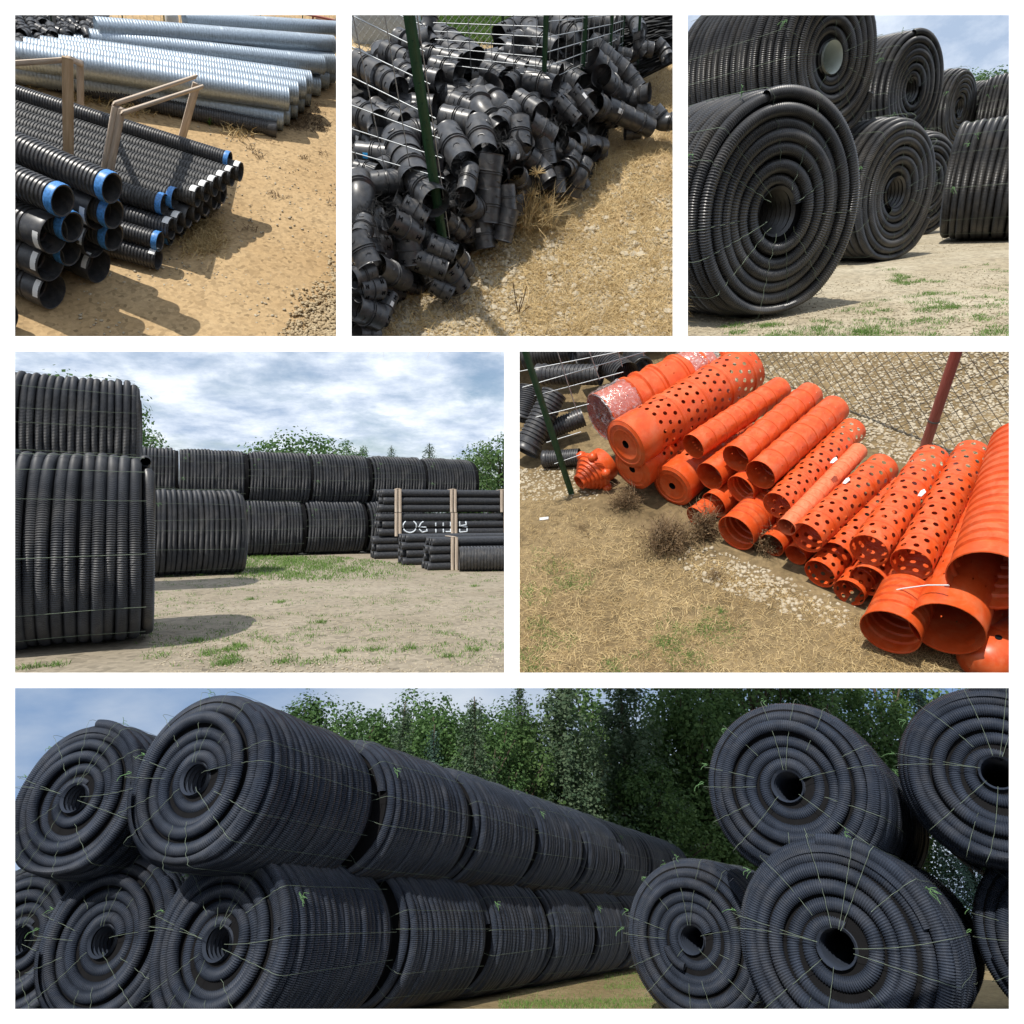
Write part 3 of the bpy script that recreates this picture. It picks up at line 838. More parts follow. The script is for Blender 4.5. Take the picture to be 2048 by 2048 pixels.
tree(Y4, 1468, 395, 60, 150, 'spruce', 9, M_NEEDLE, 5000, 'small pointed spruce left of the larger one on the skyline', group=tg)
tree(Y4, 1610, 385, 58, 180, 'spruce', 9, M_NEEDLE, 5000, 'larger pointed spruce above the end of the far row', group=tg)
tree(Y4, 1750, 415, 46, 260, 'round', 5, M_LEAF_D, 5000, 'low dark green tree at the end of the far upper row', group=tg)
tree(Y4, 1890, 350, 44, 380, 'round', 6, M_LEAF_D, 5000, 'broad dark green tree at the right edge behind the bundles', group=tg)

# ---- yard six: ground, trees and sky behind
c = [Y6.g(-300, 1330), Y6.g(4200, 1330), np.array([36, 44, 0]), np.array([-40, 44, 0])]
sheet(Y6, c, 90, 90, 0.01, 6, 'field_ground', M_G6, 'sandy and grassy ground under the long rows of coils')
rng = np.random.default_rng(66)
P = np.concatenate([px_scatter(Y6, 5000, 1880, 2500, 1130, 1265, rng, lambda a, b: b > 1235 - (a - 1880) * .02 or (a > 2280 and b < 1190) or rng.random() < .15), px_scatter(Y6, 2500, 40, 260, 1215, 1275, rng)])
V, Q, Tr = blades_g(P, .06, .004, .7, rng)
tag(new_obj('grass', Geo().add(V, Q, Tr).mesh('grass', [M_GRASS]), None, Y6.M), 'green grass beside the coils of the lowest view', 'grass', kind='stuff')
tl = 'trees beyond the left coil rows'; tr_ = 'dark trees beyond the right coils'
tree(Y6, 1190, 92, 22, 420, 'round', 5, M_LEAF, 9000, 'light green tree leftmost on the skyline above the coil rows', group=tl)
tree(Y6, 1370, 108, 23, 400, 'round', 6, M_LEAF, 9000, 'light green tree second from the left on the skyline', group=tl)
tree(Y6, 1550, 62, 24, 430, 'round', 5, M_LEAF, 9000, 'tall light green tree third from the left on the skyline', group=tl)
tree(Y6, 1690, 78, 23, 400, 'round', 6, M_LEAF, 9000, 'light green tree between the two pointed spruces', group=tl)
tree(Y6, 1830, 72, 24, 360, 'round', 5, M_LEAF, 9000, 'light green tree right behind the bigger spruce', group=tl)
tree(Y6, 1530, 105, 20.5, 330, 'spruce', 9, M_NEEDLE, 9000, 'dark spruce in front of the tall light green tree', group=tl)
tree(Y6, 1790, 85, 20, 380, 'spruce', 12, M_NEEDLE, 9000, 'bigger dark spruce with ragged branches on the skyline', group=tl)
tree(Y6, 1640, 190, 21, 260, 'spruce', 12, M_NEEDLE_B, 9000, 'small grey green spruce low between the dark spruces', group=tl)
tree(Y6, 2110, -160, 29, 560, 'spruce', 9, M_NEEDLE, 9000, 'large dark spruce at the centre of the lowest view', group=tr_)
tree(Y6, 2330, -120, 30, 560, 'spruce', 12, M_NEEDLE, 9000, 'large dark spruce right of the central one', group=tr_)
tree(Y6, 1960, 20, 27.5, 300, 'spruce', 12, M_NEEDLE, 9000, 'narrow dark spruce left of the central one', group=tr_)
tree(Y6, 2560, -90, 33, 520, 'round', 7, M_LEAF_D, 12000, 'full dark green tree above the end of the long rows', group=tr_)
tree(Y6, 2800, -200, 36, 520, 'loose', 8, M_LEAF_D, 6000, 'thin crowned tree with sky showing through beside the upper coil', group=tr_)
tree(Y6, 3010, -180, 35, 420, 'loose', 10, M_LEAF_D, 6000, 'thin crowned tree with dark trunk above the upper coil', group=tr_)
tree(Y6, 3240, -150, 36, 520, 'loose', 8, M_LEAF_D, 6000, 'thin crowned tree between the two upper right coils', group=tr_)
tree(Y6, 3450, 40, 30, 330, 'spruce', 9, M_NEEDLE_B, 9000, 'blue green spruce between the two upper right coils', group=tr_)
tree(Y6, 2700, 260, 30, 500, 'round', 7, M_LEAF_D, 12000, 'low dark bush behind the upper right coil', cat='bush', group=tr_)
tree(Y6, 2450, 300, 27, 420, 'round', 7, M_LEAF_D, 12000, 'low dark bush at the end of the long upper row', cat='bush', group=tr_)
tree(Y6, 3200, 150, 32, 460, 'round', 7, M_LEAF_D, 12000, 'dark bush behind the gap of the upper right coils', cat='bush', group=tr_)
tree(Y6, 3750, -60, 34, 500, 'round', 7, M_LEAF_D, 12000, 'dark tree behind the coil at the upper right edge', group=tr_)
tree(Y6, 1270, 150, 24, 420, 'round', 6, M_LEAF, 9000, 'low light green tree between the two leftmost trees', group=tl)
tree(Y6, 1450, 140, 25, 420, 'round', 6, M_LEAF, 9000, 'low light green tree left of the tall light green one', group=tl)
tree(Y6, 1930, 150, 26, 380, 'round', 7, M_LEAF_D, 9000, 'low dark tree in the gap left of the central spruces', group=tl)
tree(Y6, 1600, 130, 27, 620, 'round', 6, M_LEAF_D, 9000, 'broad dark tree filling in behind the skyline trees at left', group=tl)
tree(Y6, 1880, 110, 28, 560, 'round', 6, M_LEAF_D, 9000, 'broad dark tree filling in behind the bigger spruce', group=tl)
tree(Y6, 2230, 40, 34, 640, 'round', 7, M_LEAF_D, 9000, 'broad dark tree filling in behind the two large spruces', group=tr_)
tree(Y6, 2900, 120, 37, 700, 'round', 7, M_LEAF_D, 9000, 'broad dark tree low behind the thin crowned trees', group=tr_)
# sky behind the lowest view
m = bpy.data.materials.new('hazy_sky'); m.use_nodes = True
t = m.node_tree; t.nodes.clear(); L = t.links.new
ou = t.nodes.new('ShaderNodeOutputMaterial'); em = t.nodes.new('ShaderNodeEmission')
tc = t.nodes.new('ShaderNodeTexCoord'); mp = t.nodes.new('ShaderNodeMapping'); mp.inputs['Scale'].default_value = (0.028, 0.028, 0.075)
nz = t.nodes.new('ShaderNodeTexNoise'); nz.inputs['Scale'].default_value = 1.4; nz.inputs['Detail'].default_value = 7; nz.inputs['Roughness'].default_value = .52
rp = t.nodes.new('ShaderNodeValToRGB')
rp.color_ramp.elements[0].position = .38; rp.color_ramp.elements[0].color = (.20, .33, .56, 1)
rp.color_ramp.elements[1].position = .64; rp.color_ramp.elements[1].color = (.66, .73, .82, 1)
L(tc.outputs['Object'], mp.inputs[0]); L(mp.outputs[0], nz.inputs['Vector']); L(nz.outputs['Fac'], rp.inputs[0]); L(rp.outputs[0], em.inputs[0]); L(em.outputs[0], ou.inputs[0])
em.inputs[1].default_value = 0.85
cols = []
for zx in np.linspace(-600, 4400, 40):
    top = Y6.at(zx, 24, 46); bot = Y6.at(zx, 24, 46); bot = bot.copy(); bot[2] = -0.5
    cols.append([bot, top])
V = np.array(cols).reshape(-1, 3)
o = new_obj('sky', mesh('sky', V, grid_faces(40, 2), [m]), None, Y6.M)
tag(o, 'pale blue hazy sky behind the trees of the lowest view', 'sky', kind='structure')

# ------------------------------------------------------------------ yard one: rows of black and galvanised pipe
c = [Y1.g(-200, 1900), Y1.g(1895, 1900), Y1.g(1895, -60), Y1.g(-200, -60)]
sheet(Y1, c, 110, 110, 0.012, 1, 'sand_ground', M_G1, 'tan sandy ground between the black pipes and the galvanised pipes')
def corr_profile(L, r, period, depth, y0=0.0, hollow=3.0, wall=0.08):
    """closed end profile: inside, lip, then corrugated outside (radius 1 units)"""
    p = [(r - wall - depth, y0 + hollow), (r - wall - depth, y0 + .05), (r - wall, y0), (r, y0 + .01)]
    y = y0 + .04
    while y < L:
        p += [(r - depth, y), (r - depth, y + period * .28), (r, y + period * .45), (r, y + period * .9)]
        y += period
    return p
def pipe_mesh(name, L, period, depth, mt, seg=22, y0=0.0, hollow=4.0, wall=0.012):
    V, F = lathe_g(corr_profile(L, 1.0, period, depth, y0, hollow, wall), seg)
    return mesh(name, V, F, [mt], 38)
PM_BIG = pipe_mesh('barrel', 24.0, .28, .075, M_PIPE)
PM_BELL = pipe_mesh('barrel', 24.0, .28, .075, M_PIPE, y0=1.15)
V, F = lathe_g([(.90, 3.5), (.93, 1.3), (.99, 1.2), (1.01, .02), (1.04, 0), (1.07, .06), (1.05, .3), (1.04, 1.05), (.98, 1.2)], 26)
ME_BELL = mesh('bell_collar', V, F, [M_PIPE], 45)
V, F = lathe_g([(1.02, 0.02), (1.05, .1), (1.02, .2), (1.06, .3), (1.02, .42), (1.05, .52), (1.0, .6)], 26)
ME_GASK = mesh('gasket_band', V, F, [M_BLUE], 60)
V, F = lathe_g([(1.066, .10), (1.066, .42)], 8, 2.3, 3.3)
ME_LABEL = mesh('sticker', V, F, [M_STICK], 60)
V, F = lathe_g([(1.012, .10), (1.035, .14), (1.035, .62), (1.01, .68)], 14, .7, 2.2)
ME_TAPE = mesh('tape_band', V, F, [M_STICK], 60)
PM_SMALL = pipe_mesh('barrel', 58.0, .30, .085, M_DUSTY, 16)
PM_LOW = pipe_mesh('barrel', 58.0, .30, .085, M_PIPE, 16)
def pipe(yard, name, label, cat, group, A, axis, R, parts, roll=0.0):
    m = yard.M @ LRS(A, frame_y(axis, roll), R)
    t = thing(name, label, cat, m, group)
    up_ = t
    for n, me in parts:
        o = new_obj(n, me, up_ if n == 'sticker' else t)
        if n == 'bell_collar': up_ = o
    return t
# big pipes at the left, stacked four high
zA = Y1.g(620, 985, 1.3); zB = Y1.g(60, 745, 1.3)
ax = zB - zA; ax /= np.linalg.norm(ax)
gr = 'large black corrugated pipes at the left'
rb = 92
Rb = rb * Y1.mpp(Y1.g(400, 1500))
lv = [Rb * (1 + 1.80 * k) for k in range(4)]
big = [ # x, y, level, kind, label
    (548, 1472, 0, 'bell', 'large black pipe on the sand, rightmost of the bottom layer, sand inside its mouth'),
    (292, 1612, 0, 'bell', 'large black pipe on the sand, second from the right in the bottom layer'),
    (20, 1765, 0, 'bell', 'large black pipe at the lower left corner of the stack, mostly cut off'),
    (528, 1328, 1, 'bell', 'large black pipe in the second layer directly above the rightmost bottom pipe'),
    (282, 1455, 1, 'bell', 'large black pipe in the second layer left of the rightmost one, white sticker'),
    (60, 1392, 1, 'gasket', 'large black pipe with blue gasket at the left edge in the second layer'),
    (545, 1170, 2, 'bell', 'large black pipe in the third layer with white sticker on a wide collar'),
    (298, 1300, 2, 'bell', 'large black pipe in the third layer with a long white sticker, left of the other'),
    (70, 1228, 2, 'gasket', 'large black pipe with blue gasket at the left edge in the third layer'),
    (622, 1040, 3, 'gasket', 'large black pipe on top with blue gasket, the right one of two'),
    (350, 1110, 3, 'gasket', 'large black pipe on top with blue gasket, the left one of two'),
    (632, 1185, 2, 'gasket', 'large black pipe with blue gasket set back right of the third layer collar'),
    (632, 1310, 1, 'gasket', 'large black pipe with blue gasket set back right of the second layer'),
    (402, 1255, 2, 'gasket', 'large black pipe with blue gasket set back between two third layer collars'),
    (392, 1390, 1, 'gasket', 'large black pipe with blue gasket set back between two second layer collars'),
    (120, 1530, 0, 'gasket', 'large black pipe set back at the left in the bottom layer')]
for (zx, zy, k, kind, lab) in big:
    A = Y1.g(zx, zy, lv[k])
    small = kind == 'gasket'
    R = Rb * (.80 if small else .94)
    if small and k < 3: A = A - np.array([ax[0], ax[1], 0]) * 0.0
    parts = [('barrel', PM_BIG), ('gasket_band', ME_GASK)] if small else [('barrel', PM_BELL), ('bell_collar', ME_BELL), ('sticker', ME_LABEL)]
    pipe(Y1, 'black_pipe', lab, 'pipe', gr, A, ax, R, parts, random.Random(zx).uniform(-.5, .5))
# narrow pipes beyond them
rs = 52
zA = Y1.g(1262, 885, .9); zB = Y1.g(85, 518, .9)
ax2 = zB - zA; ax2 /= np.linalg.norm(ax2)
Rs = rs * Y1.mpp(Y1.g(1000, 1200))
ls = [Rs * (1 + 1.78 * k) for k in range(4)]
gr2 = 'narrow black corrugated pipes'
top = [(905, 1135, 'gasket'), (985, 1088, 'gasket'), (1092, 1118, 'tape'), (1132, 1075, 'tape'), (1172, 1040, 'tape'), (1200, 1000, 'plain'), (1222, 968, 'tape'), (1265, 940, 'tape')]
# top layer evenly spaced
pa = np.array([910, 1130]); pb = np.array([1262, 930])
nm = ['first', 'second', 'third', 'fourth', 'fifth', 'sixth', 'seventh', 'eighth', 'ninth']
N = 8
for i in range(N):
    q = i / (N - 1)
    zx, zy = pa + (pb - pa) * q ** .92
    A = Y1.g(zx, zy, ls[2])
    if i >= 2: A = A - ax2 * .18
    kind = 'gasket' if i < 2 else 'tape'
    parts = [('barrel', PM_SMALL), ('gasket_band', ME_GASK)] if kind == 'gasket' else [('barrel', PM_SMALL), ('tape_band', ME_TAPE)]
    pipe(Y1, 'black_pipe', f'dusty narrow black pipe, {nm[i]} from the viewer in the top layer', 'pipe', gr2, A, ax2, Rs * .97, parts)
pipe(Y1, 'black_pipe', 'single narrow black pipe with blue gasket lying on top at the far side', 'pipe', gr2, Y1.g(1270, 885, ls[2] + Rs * .9) , ax2, Rs * .82, [('barrel', PM_LOW), ('gasket_band', ME_GASK)])
for i in range(7):
    q = i / 6
    zx, zy = np.array([950, 1265]) + np.array([285, -195]) * q
    A = Y1.g(zx, zy, ls[1])
    pipe(Y1, 'black_pipe', f'narrow black pipe, {nm[i]} from the viewer in the middle layer', 'pipe', gr2, A, ax2, Rs, [('barrel', PM_LOW), ('tape_band' if i < 2 else 'bell_collar', ME_TAPE if i < 2 else ME_BELL)])
for i in range(6):
    q = i / 5
    zx, zy = np.array([880, 1345 + (88 if i == 0 else 0)]) + np.array([330, -245]) * q
    A = Y1.g(zx if i else 876, zy, ls[0])
    parts = [('barrel', PM_LOW), ('tape_band', ME_TAPE)] if i in (0, 3) else [('barrel', PM_LOW), ('gasket_band', ME_GASK)] if i == 1 else [('barrel', PM_LOW), ('bell_collar', ME_BELL)]
    pipe(Y1, 'black_pipe', f'narrow black pipe on the sand, {nm[i]} from the viewer in the bottom layer', 'pipe', gr2, A, ax2, Rs, parts)
A = Y1.g(885, 1335, ls[1] * .9)
pipe(Y1, 'black_pipe', 'narrow black pipe with torn blue gasket between the two front white banded pipes', 'pipe', gr2, A, ax2, Rs * .9, [('barrel', PM_LOW), ('gasket_band', ME_GASK)])

# galvanised culvert pipes
def zinc_mesh(L, seg=26):
    p = [(.93, 6.0), (.93, .05), (.96, 0), (1.0, .0)]
    y = .02
    while y < L:
        p += [(1.0, y), (.988, y + .06), (.962, y + .12), (.988, y + .18)]
        y += .24
    p += [(1.0, L), (.96, L), (.93, L - .02), (.93, L - 4)]
    V, F = lathe_g(p, seg)
    return mesh('barrel', V, F, [M_ZINC], 60)
ZL = 22.0
ZMESH = zinc_mesh(ZL)
V, F = lathe_g([(1.0, 0), (1.006, .01), (1.006, .03), (1.0, .04)], 26)
def zinc(label, e, f, z, R):
    A = Y1.g(e[0], e[1], z); B = Y1.g(f[0], f[1], z)
    d = B - A; L = np.linalg.norm(d)
    m = Y1.M @ LRS(A, frame_y(d), (R, L / ZL, R))
    t = thing('galvanised_pipe', label, 'pipe', m, 'galvanised corrugated pipes')
    new_obj('barrel', ZMESH, t)
    for q in (.17, .34, .52, .7, .86):
        V, F = lathe_g([(1.0, q * ZL), (1.012, q * ZL + .02), (1.012, q * ZL + .06), (1.0, q * ZL + .08)], 26)
        new_obj('seam', SEAMS.setdefault(q, mesh('seam', V, F, [M_ZINC], 60)), t)
SEAMS = {}
Rz = 62 * Y1.mpp(Y1.g(1560, 640, .5))
zinc('galvanised pipe nearest the black pipe, lowest at the front of the stack', (1562, 655), (-200, 335), Rz, Rz)
for i, (e, f) in enumerate([((1600, 640), (-120, 290)), ((1640, 605), (0, 285)), ((1675, 570), (100, 275)), ((1710, 535), (180, 265)), ((1760, 480), (260, 255)), ((1805, 440), (360, 245)), ((1840, 410), (420, 240))]):
    zinc(f'galvanised pipe on the sand, {nm[i + 1]} from the front in the bottom layer', (e[0], e[1] - 10), f, Rz, Rz)
for i, (e, f) in enumerate([((1590, 545), (70, 300)), ((1640, 515), (150, 282)), ((1680, 482), (240, 275)), ((1712, 455), (340, 268))]):
    zinc(f'galvanised pipe, {nm[i]} from the front in the middle layer', e, f, Rz * 2.75, Rz)
zinc('galvanised pipe high at the back, the lower of the two large bright ones', (1782, 358), (505, 222), Rz * 2.9, Rz * .86)
zinc('galvanised pipe high at the back, the upper of the two large bright ones', (1838, 248), (535, 155), Rz * 3.7, Rz * .86)
zinc('galvanised pipe furthest back in the stack below the red beam', (1880, 160), (1020, 112), Rz * 3.7, Rz * .72)
zinc('galvanised pipe tucked behind the ends of the high bright pipes', (1840, 350), (700, 235), Rz * 2.4, Rz * .98)
# black pipe lying along the front of them
A = Y1.g(1528, 715, Rz * .62); B = Y1.g(60, 405, Rz * .62)
d = B - A
pipe(Y1, 'black_pipe', 'long black corrugated pipe lying in front of the galvanised stack', 'pipe', None, A, d, 40 * Y1.mpp(A), [('barrel', PM_LOW), ('bell_collar', ME_BELL)])

# wooden stakes and cross bars
def plank_mesh(name, mt):
    V, Q = box_g((0, .5, 0), (1, 1, 1)); g = Geo().add(V, Q); return g.mesh(name, [mt])
PLANK = plank_mesh('plank', M_WOOD); PLANKG = plank_mesh('plank', M_WOODG)
def plank(t, yard, name, A, B, wd, th, me, face=(0, -1, 0)):
    d = np.asarray(B) - np.asarray(A); L = np.linalg.norm(d)
    y = Vector(d).normalized(); z = Vector(face); z = (z - y * z.dot(y)).normalized(); x = y.cross(z)
    rot = Matrix((x, y, z)).transposed()
    return new_obj(name, me, t, LRS(A, rot, (wd, L, th)))
u = Y1.mpp(Y1.g(400, 900))
t = thing('stake_frame', 'raw pine stake frame at left with a thick post and a level bar', 'frame', Y1.M, 'wooden frames holding the pipes')
b0 = Y1.g(378, 880, .75); b0g = b0.copy(); top0 = Y1.over(b0, 373, 320)
low0 = b0 + (b0 - top0) * .35
plank(t, Y1, 'post', low0, top0, 44 * u, 24 * u, PLANK)
b1 = Y1.g(420, 610, .35); top1 = Y1.over(b1, 442, 335)
plank(t, Y1, 'post', b1 - np.array([0, 0, .4]), top1, 34 * u, 24 * u, PLANKG)
plank(t, Y1, 'cross_bar', Y1.over(b0, 365, 342) + np.array([0, .06, 0]), Y1.over(b0, 40, 372) + np.array([0, .1, 0]), 20 * u, 12 * u, PLANKG)
plank(t, Y1, 'cross_bar', Y1.over(b0, 380, 336) + np.array([0, .06, 0]), top1 + np.array([0, 0, -.04]), 22 * u, 24 * u, PLANKG)
t = thing('stake_frame', 'weathered pine frame with a slanting bar on three leaning legs', 'frame', Y1.M, 'wooden frames holding the pipes')
bl = Y1.g(575, 940, .85); tl_ = Y1.over(bl, 640, 590)
plank(t, Y1, 'post', bl - (tl_ - bl) * .3, tl_, 30 * u, 34 * u, PLANKG)
bl2 = Y1.g(607, 945, .85); tl2 = Y1.over(bl2, 672, 600)
plank(t, Y1, 'post', bl2 - (tl2 - bl2) * .3, tl2, 30 * u, 34 * u, PLANKG)
br = Y1.g(1000, 778, 0); trr = Y1.over(br, 1085, 462)
plank(t, Y1, 'post', br - (trr - br) * .1, trr, 40 * u, 26 * u, PLANKG)
plank(t, Y1, 'cross_bar', tl_ + np.array([-.02, 0, .03]), trr + np.array([0, .02, .10]), 22 * u, 12 * u, PLANKG)
plank(t, Y1, 'cross_bar', tl2 + np.array([0, -.12, .0]), trr + np.array([.08, -.12, .02]), 22 * u, 12 * u, PLANKG)

# plants, twigs and stones
rng = np.random.default_rng(71)
def weed(yard, zx, zy, hpx, label, mt, n=46):
    B = yard.g(zx, zy); H = hpx * yard.mpp(B)
    P = np.tile(B, (n, 1)); P[:, 2] += rng.uniform(0, .75, n) * H; P[:, :2] += rng.normal(0, .02 * H, (n, 2))
    V, Q, Tr = blades_g(P, H * .34, H * .045, 1.3, rng)
    t = thing('weed', label, 'plant', yard.M, 'weeds')
    new_obj('leaves', Geo().add(V, Q, Tr).mesh('leaves', [mt]), t)
    V, F = tube_g([B, B + np.array([.01, 0, H * .5]), B + np.array([.0, 0, H * .95])], H * .014, 5)
    new_obj('stem', Geo().add(V, F).mesh('stem', [mt]), t)
weed(Y1, 823, 525, 110, 'tall green weed in front of the galvanised pipes', M_GRASS)
weed(Y1, 595, 492, 50, 'small green weed left of the tall one by the galvanised pipes', M_GRASS)
weed(Y1, 500, 480, 62, 'dry brown weed in front of the galvanised pipes near the stake', M_DEAD)
weed(Y1, 1157, 695, 48, 'low green weed on the sand right of the leaning leg', M_GRASS)
weed(Y1, 985, 640, 50, 'green weed beside the black pipe left of the leaning leg', M_GRASS)
weed(Y1, 745, 510, 36, 'faint green weed between the taller ones', M_GRASS)
P = np.concatenate([clumps([Y1.g(rng.uniform(150, 340), rng.uniform(430, 480)) for _ in range(30)], 18, .09, rng),
                    clumps([Y1.g(rng.uniform(420, 600), rng.uniform(495, 560)) for _ in range(30)], 18, .09, rng),
                    clumps([Y1.g(rng.uniform(640, 1000), rng.uniform(540, 640)) for _ in range(26)], 14, .09, rng),
                    clumps([Y1.g(rng.uniform(1250, 1400), rng.uniform(700, 760)) for _ in range(10)], 14, .1, rng)])
V, Q, Tr = blades_g(P, .22, .012, 1.2, rng)
g = Geo().add(V, Q, Tr)
P = np.concatenate([clumps([Y1.g(rng.uniform(1040, 1200), rng.uniform(1220, 1400)) for _ in range(60)], 26, .10, rng)])
g.add(*blades_g(P, .11, .008, 1.8, rng))
tag(new_obj('dry_grass', g.mesh('dry_grass', [M_STRAW]), None, Y1.M), 'wisps of dry grass along the pipes on the sand', 'grass', kind='stuff')
P = np.concatenate([clumps([Y1.g(rng.uniform(1600, 1780), rng.uniform(590, 720)) for _ in range(28)], 40, .10, rng), clumps([Y1.g(*q) for q in [(1405, 825), (1425, 865), (1690, 880), (1780, 850), (1840, 1135), (1500, 780), (1520, 1080), (1370, 1260), (1100, 1240), (1060, 1260), (1150, 1200)]], 24, .06, rng)])
V, Q, Tr = blades_g(P, .10, .008, 2.2, rng)
tag(new_obj('dead_twigs', Geo().add(V, Q, Tr).mesh('dead_twigs', [M_DEAD]), None, Y1.M), 'reddish brown dead twigs scattered on the sand', 'twigs', kind='stuff')
def in_gravel(a, b): return b > 1330 and a > 1880 - (b - 1300) * .72 - 60 * math.sin(b * .02) and rng.random() < min(1, max(.02, (a - (1880 - (b - 1300) * .72)) / 330))
P = px_scatter(Y1, 1300, 1350, 1890, 1330, 1890, rng, in_gravel)
P2 = px_scatter(Y1, 900, 420, 1890, 700, 1890, rng)
P[:, 2] = .012
V, F = stones_g(P, rng.uniform(.012, .036, len(P)), rng)
V2, F2 = stones_g(P2, rng.uniform(.008, .025, len(P2)), rng)
tag(new_obj('gravel', Geo().add(V, None, F).mesh('gravel', [M_STONE_T]), None, Y1.M), 'pale gravel spread over the sand at lower right', 'gravel', kind='stuff')
tag(new_obj('pebbles', Geo().add(V2, None, F2).mesh('pebbles', [M_STONE]), None, Y1.M), 'tiny pebbles on the open sand', 'gravel', kind='stuff')

# ------------------------------------------------------------------ yard five: orange pipes against a fence
c = [Y5.g(12, 1282), Y5.g(2000, 1282), Y5.g(2000, 8), Y5.g(12, 8)]
sheet(Y5, c, 110, 90, 0.004, 5, 'turf_ground', M_G5, 'dry brown turf and gravel around the orange pipes')
def weld(V, F):
    k = np.round(V, 5)
    u, inv = np.unique(k, axis=0, return_inverse=True)
    F = inv.reshape(-1)[F]
    return u, F
def perf_pipe_g(L, nc, hole, rows_per_rib=2, lip=.12, rib=.045, cell=None, skip=0):
    """thin plastic pipe, radius 1, mouth at y=0, real round holes in square cells"""
    seg = 2 * nc; cl = cell or 2 * PI / nc
    Vs, Fs, n = [], [], 0
    def ring(prof):
        nonlocal n
        V, F = lathe_g(prof, seg); Vs.append(V); Fs.append(F + n); n += len(V)
    ring([(1.0, 0), (1.022, .01), (1.022, .05), (1.0, .06), (1.0, lip)])
    y = lip; k = 0
    while y < L - cl:
        if k % rows_per_rib == 0 and k:
            ring([(1.0, y), (1 + rib, y + .05), (1 + rib, y + .13), (1.0, y + .18), (1.0, y + .22)]); y += .22
        if k < skip:
            ring([(1.0, y), (1.0, y + cl)]); y += cl; k += 1; continue
        off = (k % 2)
        j = np.arange(nc)
        th0 = (2 * j + off) * PI / nc; dth = PI / nc
        tl = np.stack([th0, th0 + dth, th0 + 2 * dth, th0 + 2 * dth, th0 + 2 * dth, th0 + dth, th0, th0], 1)
        yl = np.tile(np.array([0, 0, 0, .5, 1, 1, 1, .5]) * cl + y, (nc, 1))
        a = np.array([-135, -90, -45, 0, 45, 90, 135, 180]) * PI / 180
        th_h = (th0 + dth)[:, None] + np.cos(a)[None] * hole * dth
        yh = np.tile(y + .5 * cl + np.sin(a) * hole * cl * .5, (nc, 1))
        T_ = np.concatenate([tl, th_h], 1); Yv = np.concatenate([yl, yh], 1)
        V = np.stack([np.cos(T_), Yv, np.sin(T_)], -1).reshape(-1, 3)
        q = np.arange(8); F1 = np.stack([q, (q + 1) % 8, (q + 1) % 8 + 8, q + 8], -1)
        F = (np.arange(nc)[:, None, None] * 16 + F1[None]).reshape(-1, 4)
        Vs.append(V); Fs.append(F + n); n += len(V)
        y += cl; k += 1
    ring([(1.0, y), (1.0, L)])
    return weld(np.concatenate(Vs), np.concatenate(Fs))
def ridged_g(L, per=.42, dep=.07, lip=.5):
    p = [(1.0, 0), (1.03, .02), (1.03, .08), (1.0, .1), (1.0, lip)]
    y = lip
    while y < L:
        p += [(1.0, y), (1 - dep, y + per * .12), (1 - dep, y + per * .36), (1.0, y + per * .48)]
        y += per
    return lathe_g(p, 30)
V, F = lathe_g([(.17, 0.0), (.60, -.02), (.62, -.035), (.66, -.035), (.68, -.02), (.80, -.02), (.82, -.04), (.86, -.04), (.88, -.02), (.97, -.01), (1.03, .05), (1.035, .95), (1.0, 1.0)], 34)
ME_CAP = mesh('end_cap', V, F, [M_ORANGE], 40)
V, F = lathe_g([(.01, .35), (.17, .3), (.17, 0)], 16)
ME_CAPHOLE = mesh('cap_hole', V, F, [M_DARK], 40)  # near-black lining: shade inside the hole is put into the colour
def orange(kind, e, f, r, z, label, zf=None, mt=None, name='orange_pipe'):
    A = Y5.g(e[0], e[1], z); B = Y5.g(f[0], f[1], z if zf is None else zf)
    R = r * Y5.mpp(A); d = B - A; L = np.linalg.norm(d) / R
    mt = mt or M_ORANGE
    t = thing(name, label, 'pipe', Y5.M @ LRS(A, frame_y(d, e[0] * .37), R), 'orange drain pipes')
    if kind == 'perf': V, F = perf_pipe_g(L, 10, .47)
    elif kind == 'pin': V, F = perf_pipe_g(L, 12, .09, 1, lip=.5, cell=.95, rib=.055)
    elif kind == 'ridged': V, F = ridged_g(L)
    elif kind == 'cap': V, F = perf_pipe_g(L, 16, .45, 3, skip=0, lip=1.0)
    elif kind == 'big': V, F = perf_pipe_g(L, 16, .12, 3, lip=1.1, cell=.7, rib=.05)
    new_obj('barrel', mesh('barrel', V, F, [mt], 28), t)
    if kind == 'cap':
        o = new_obj('end_cap', ME_CAP, t); new_obj('cap_hole', ME_CAPHOLE, o)
    return t, A, d, R
U = Y5.mpp(Y5.g(900, 700))
def h(px): return px * U
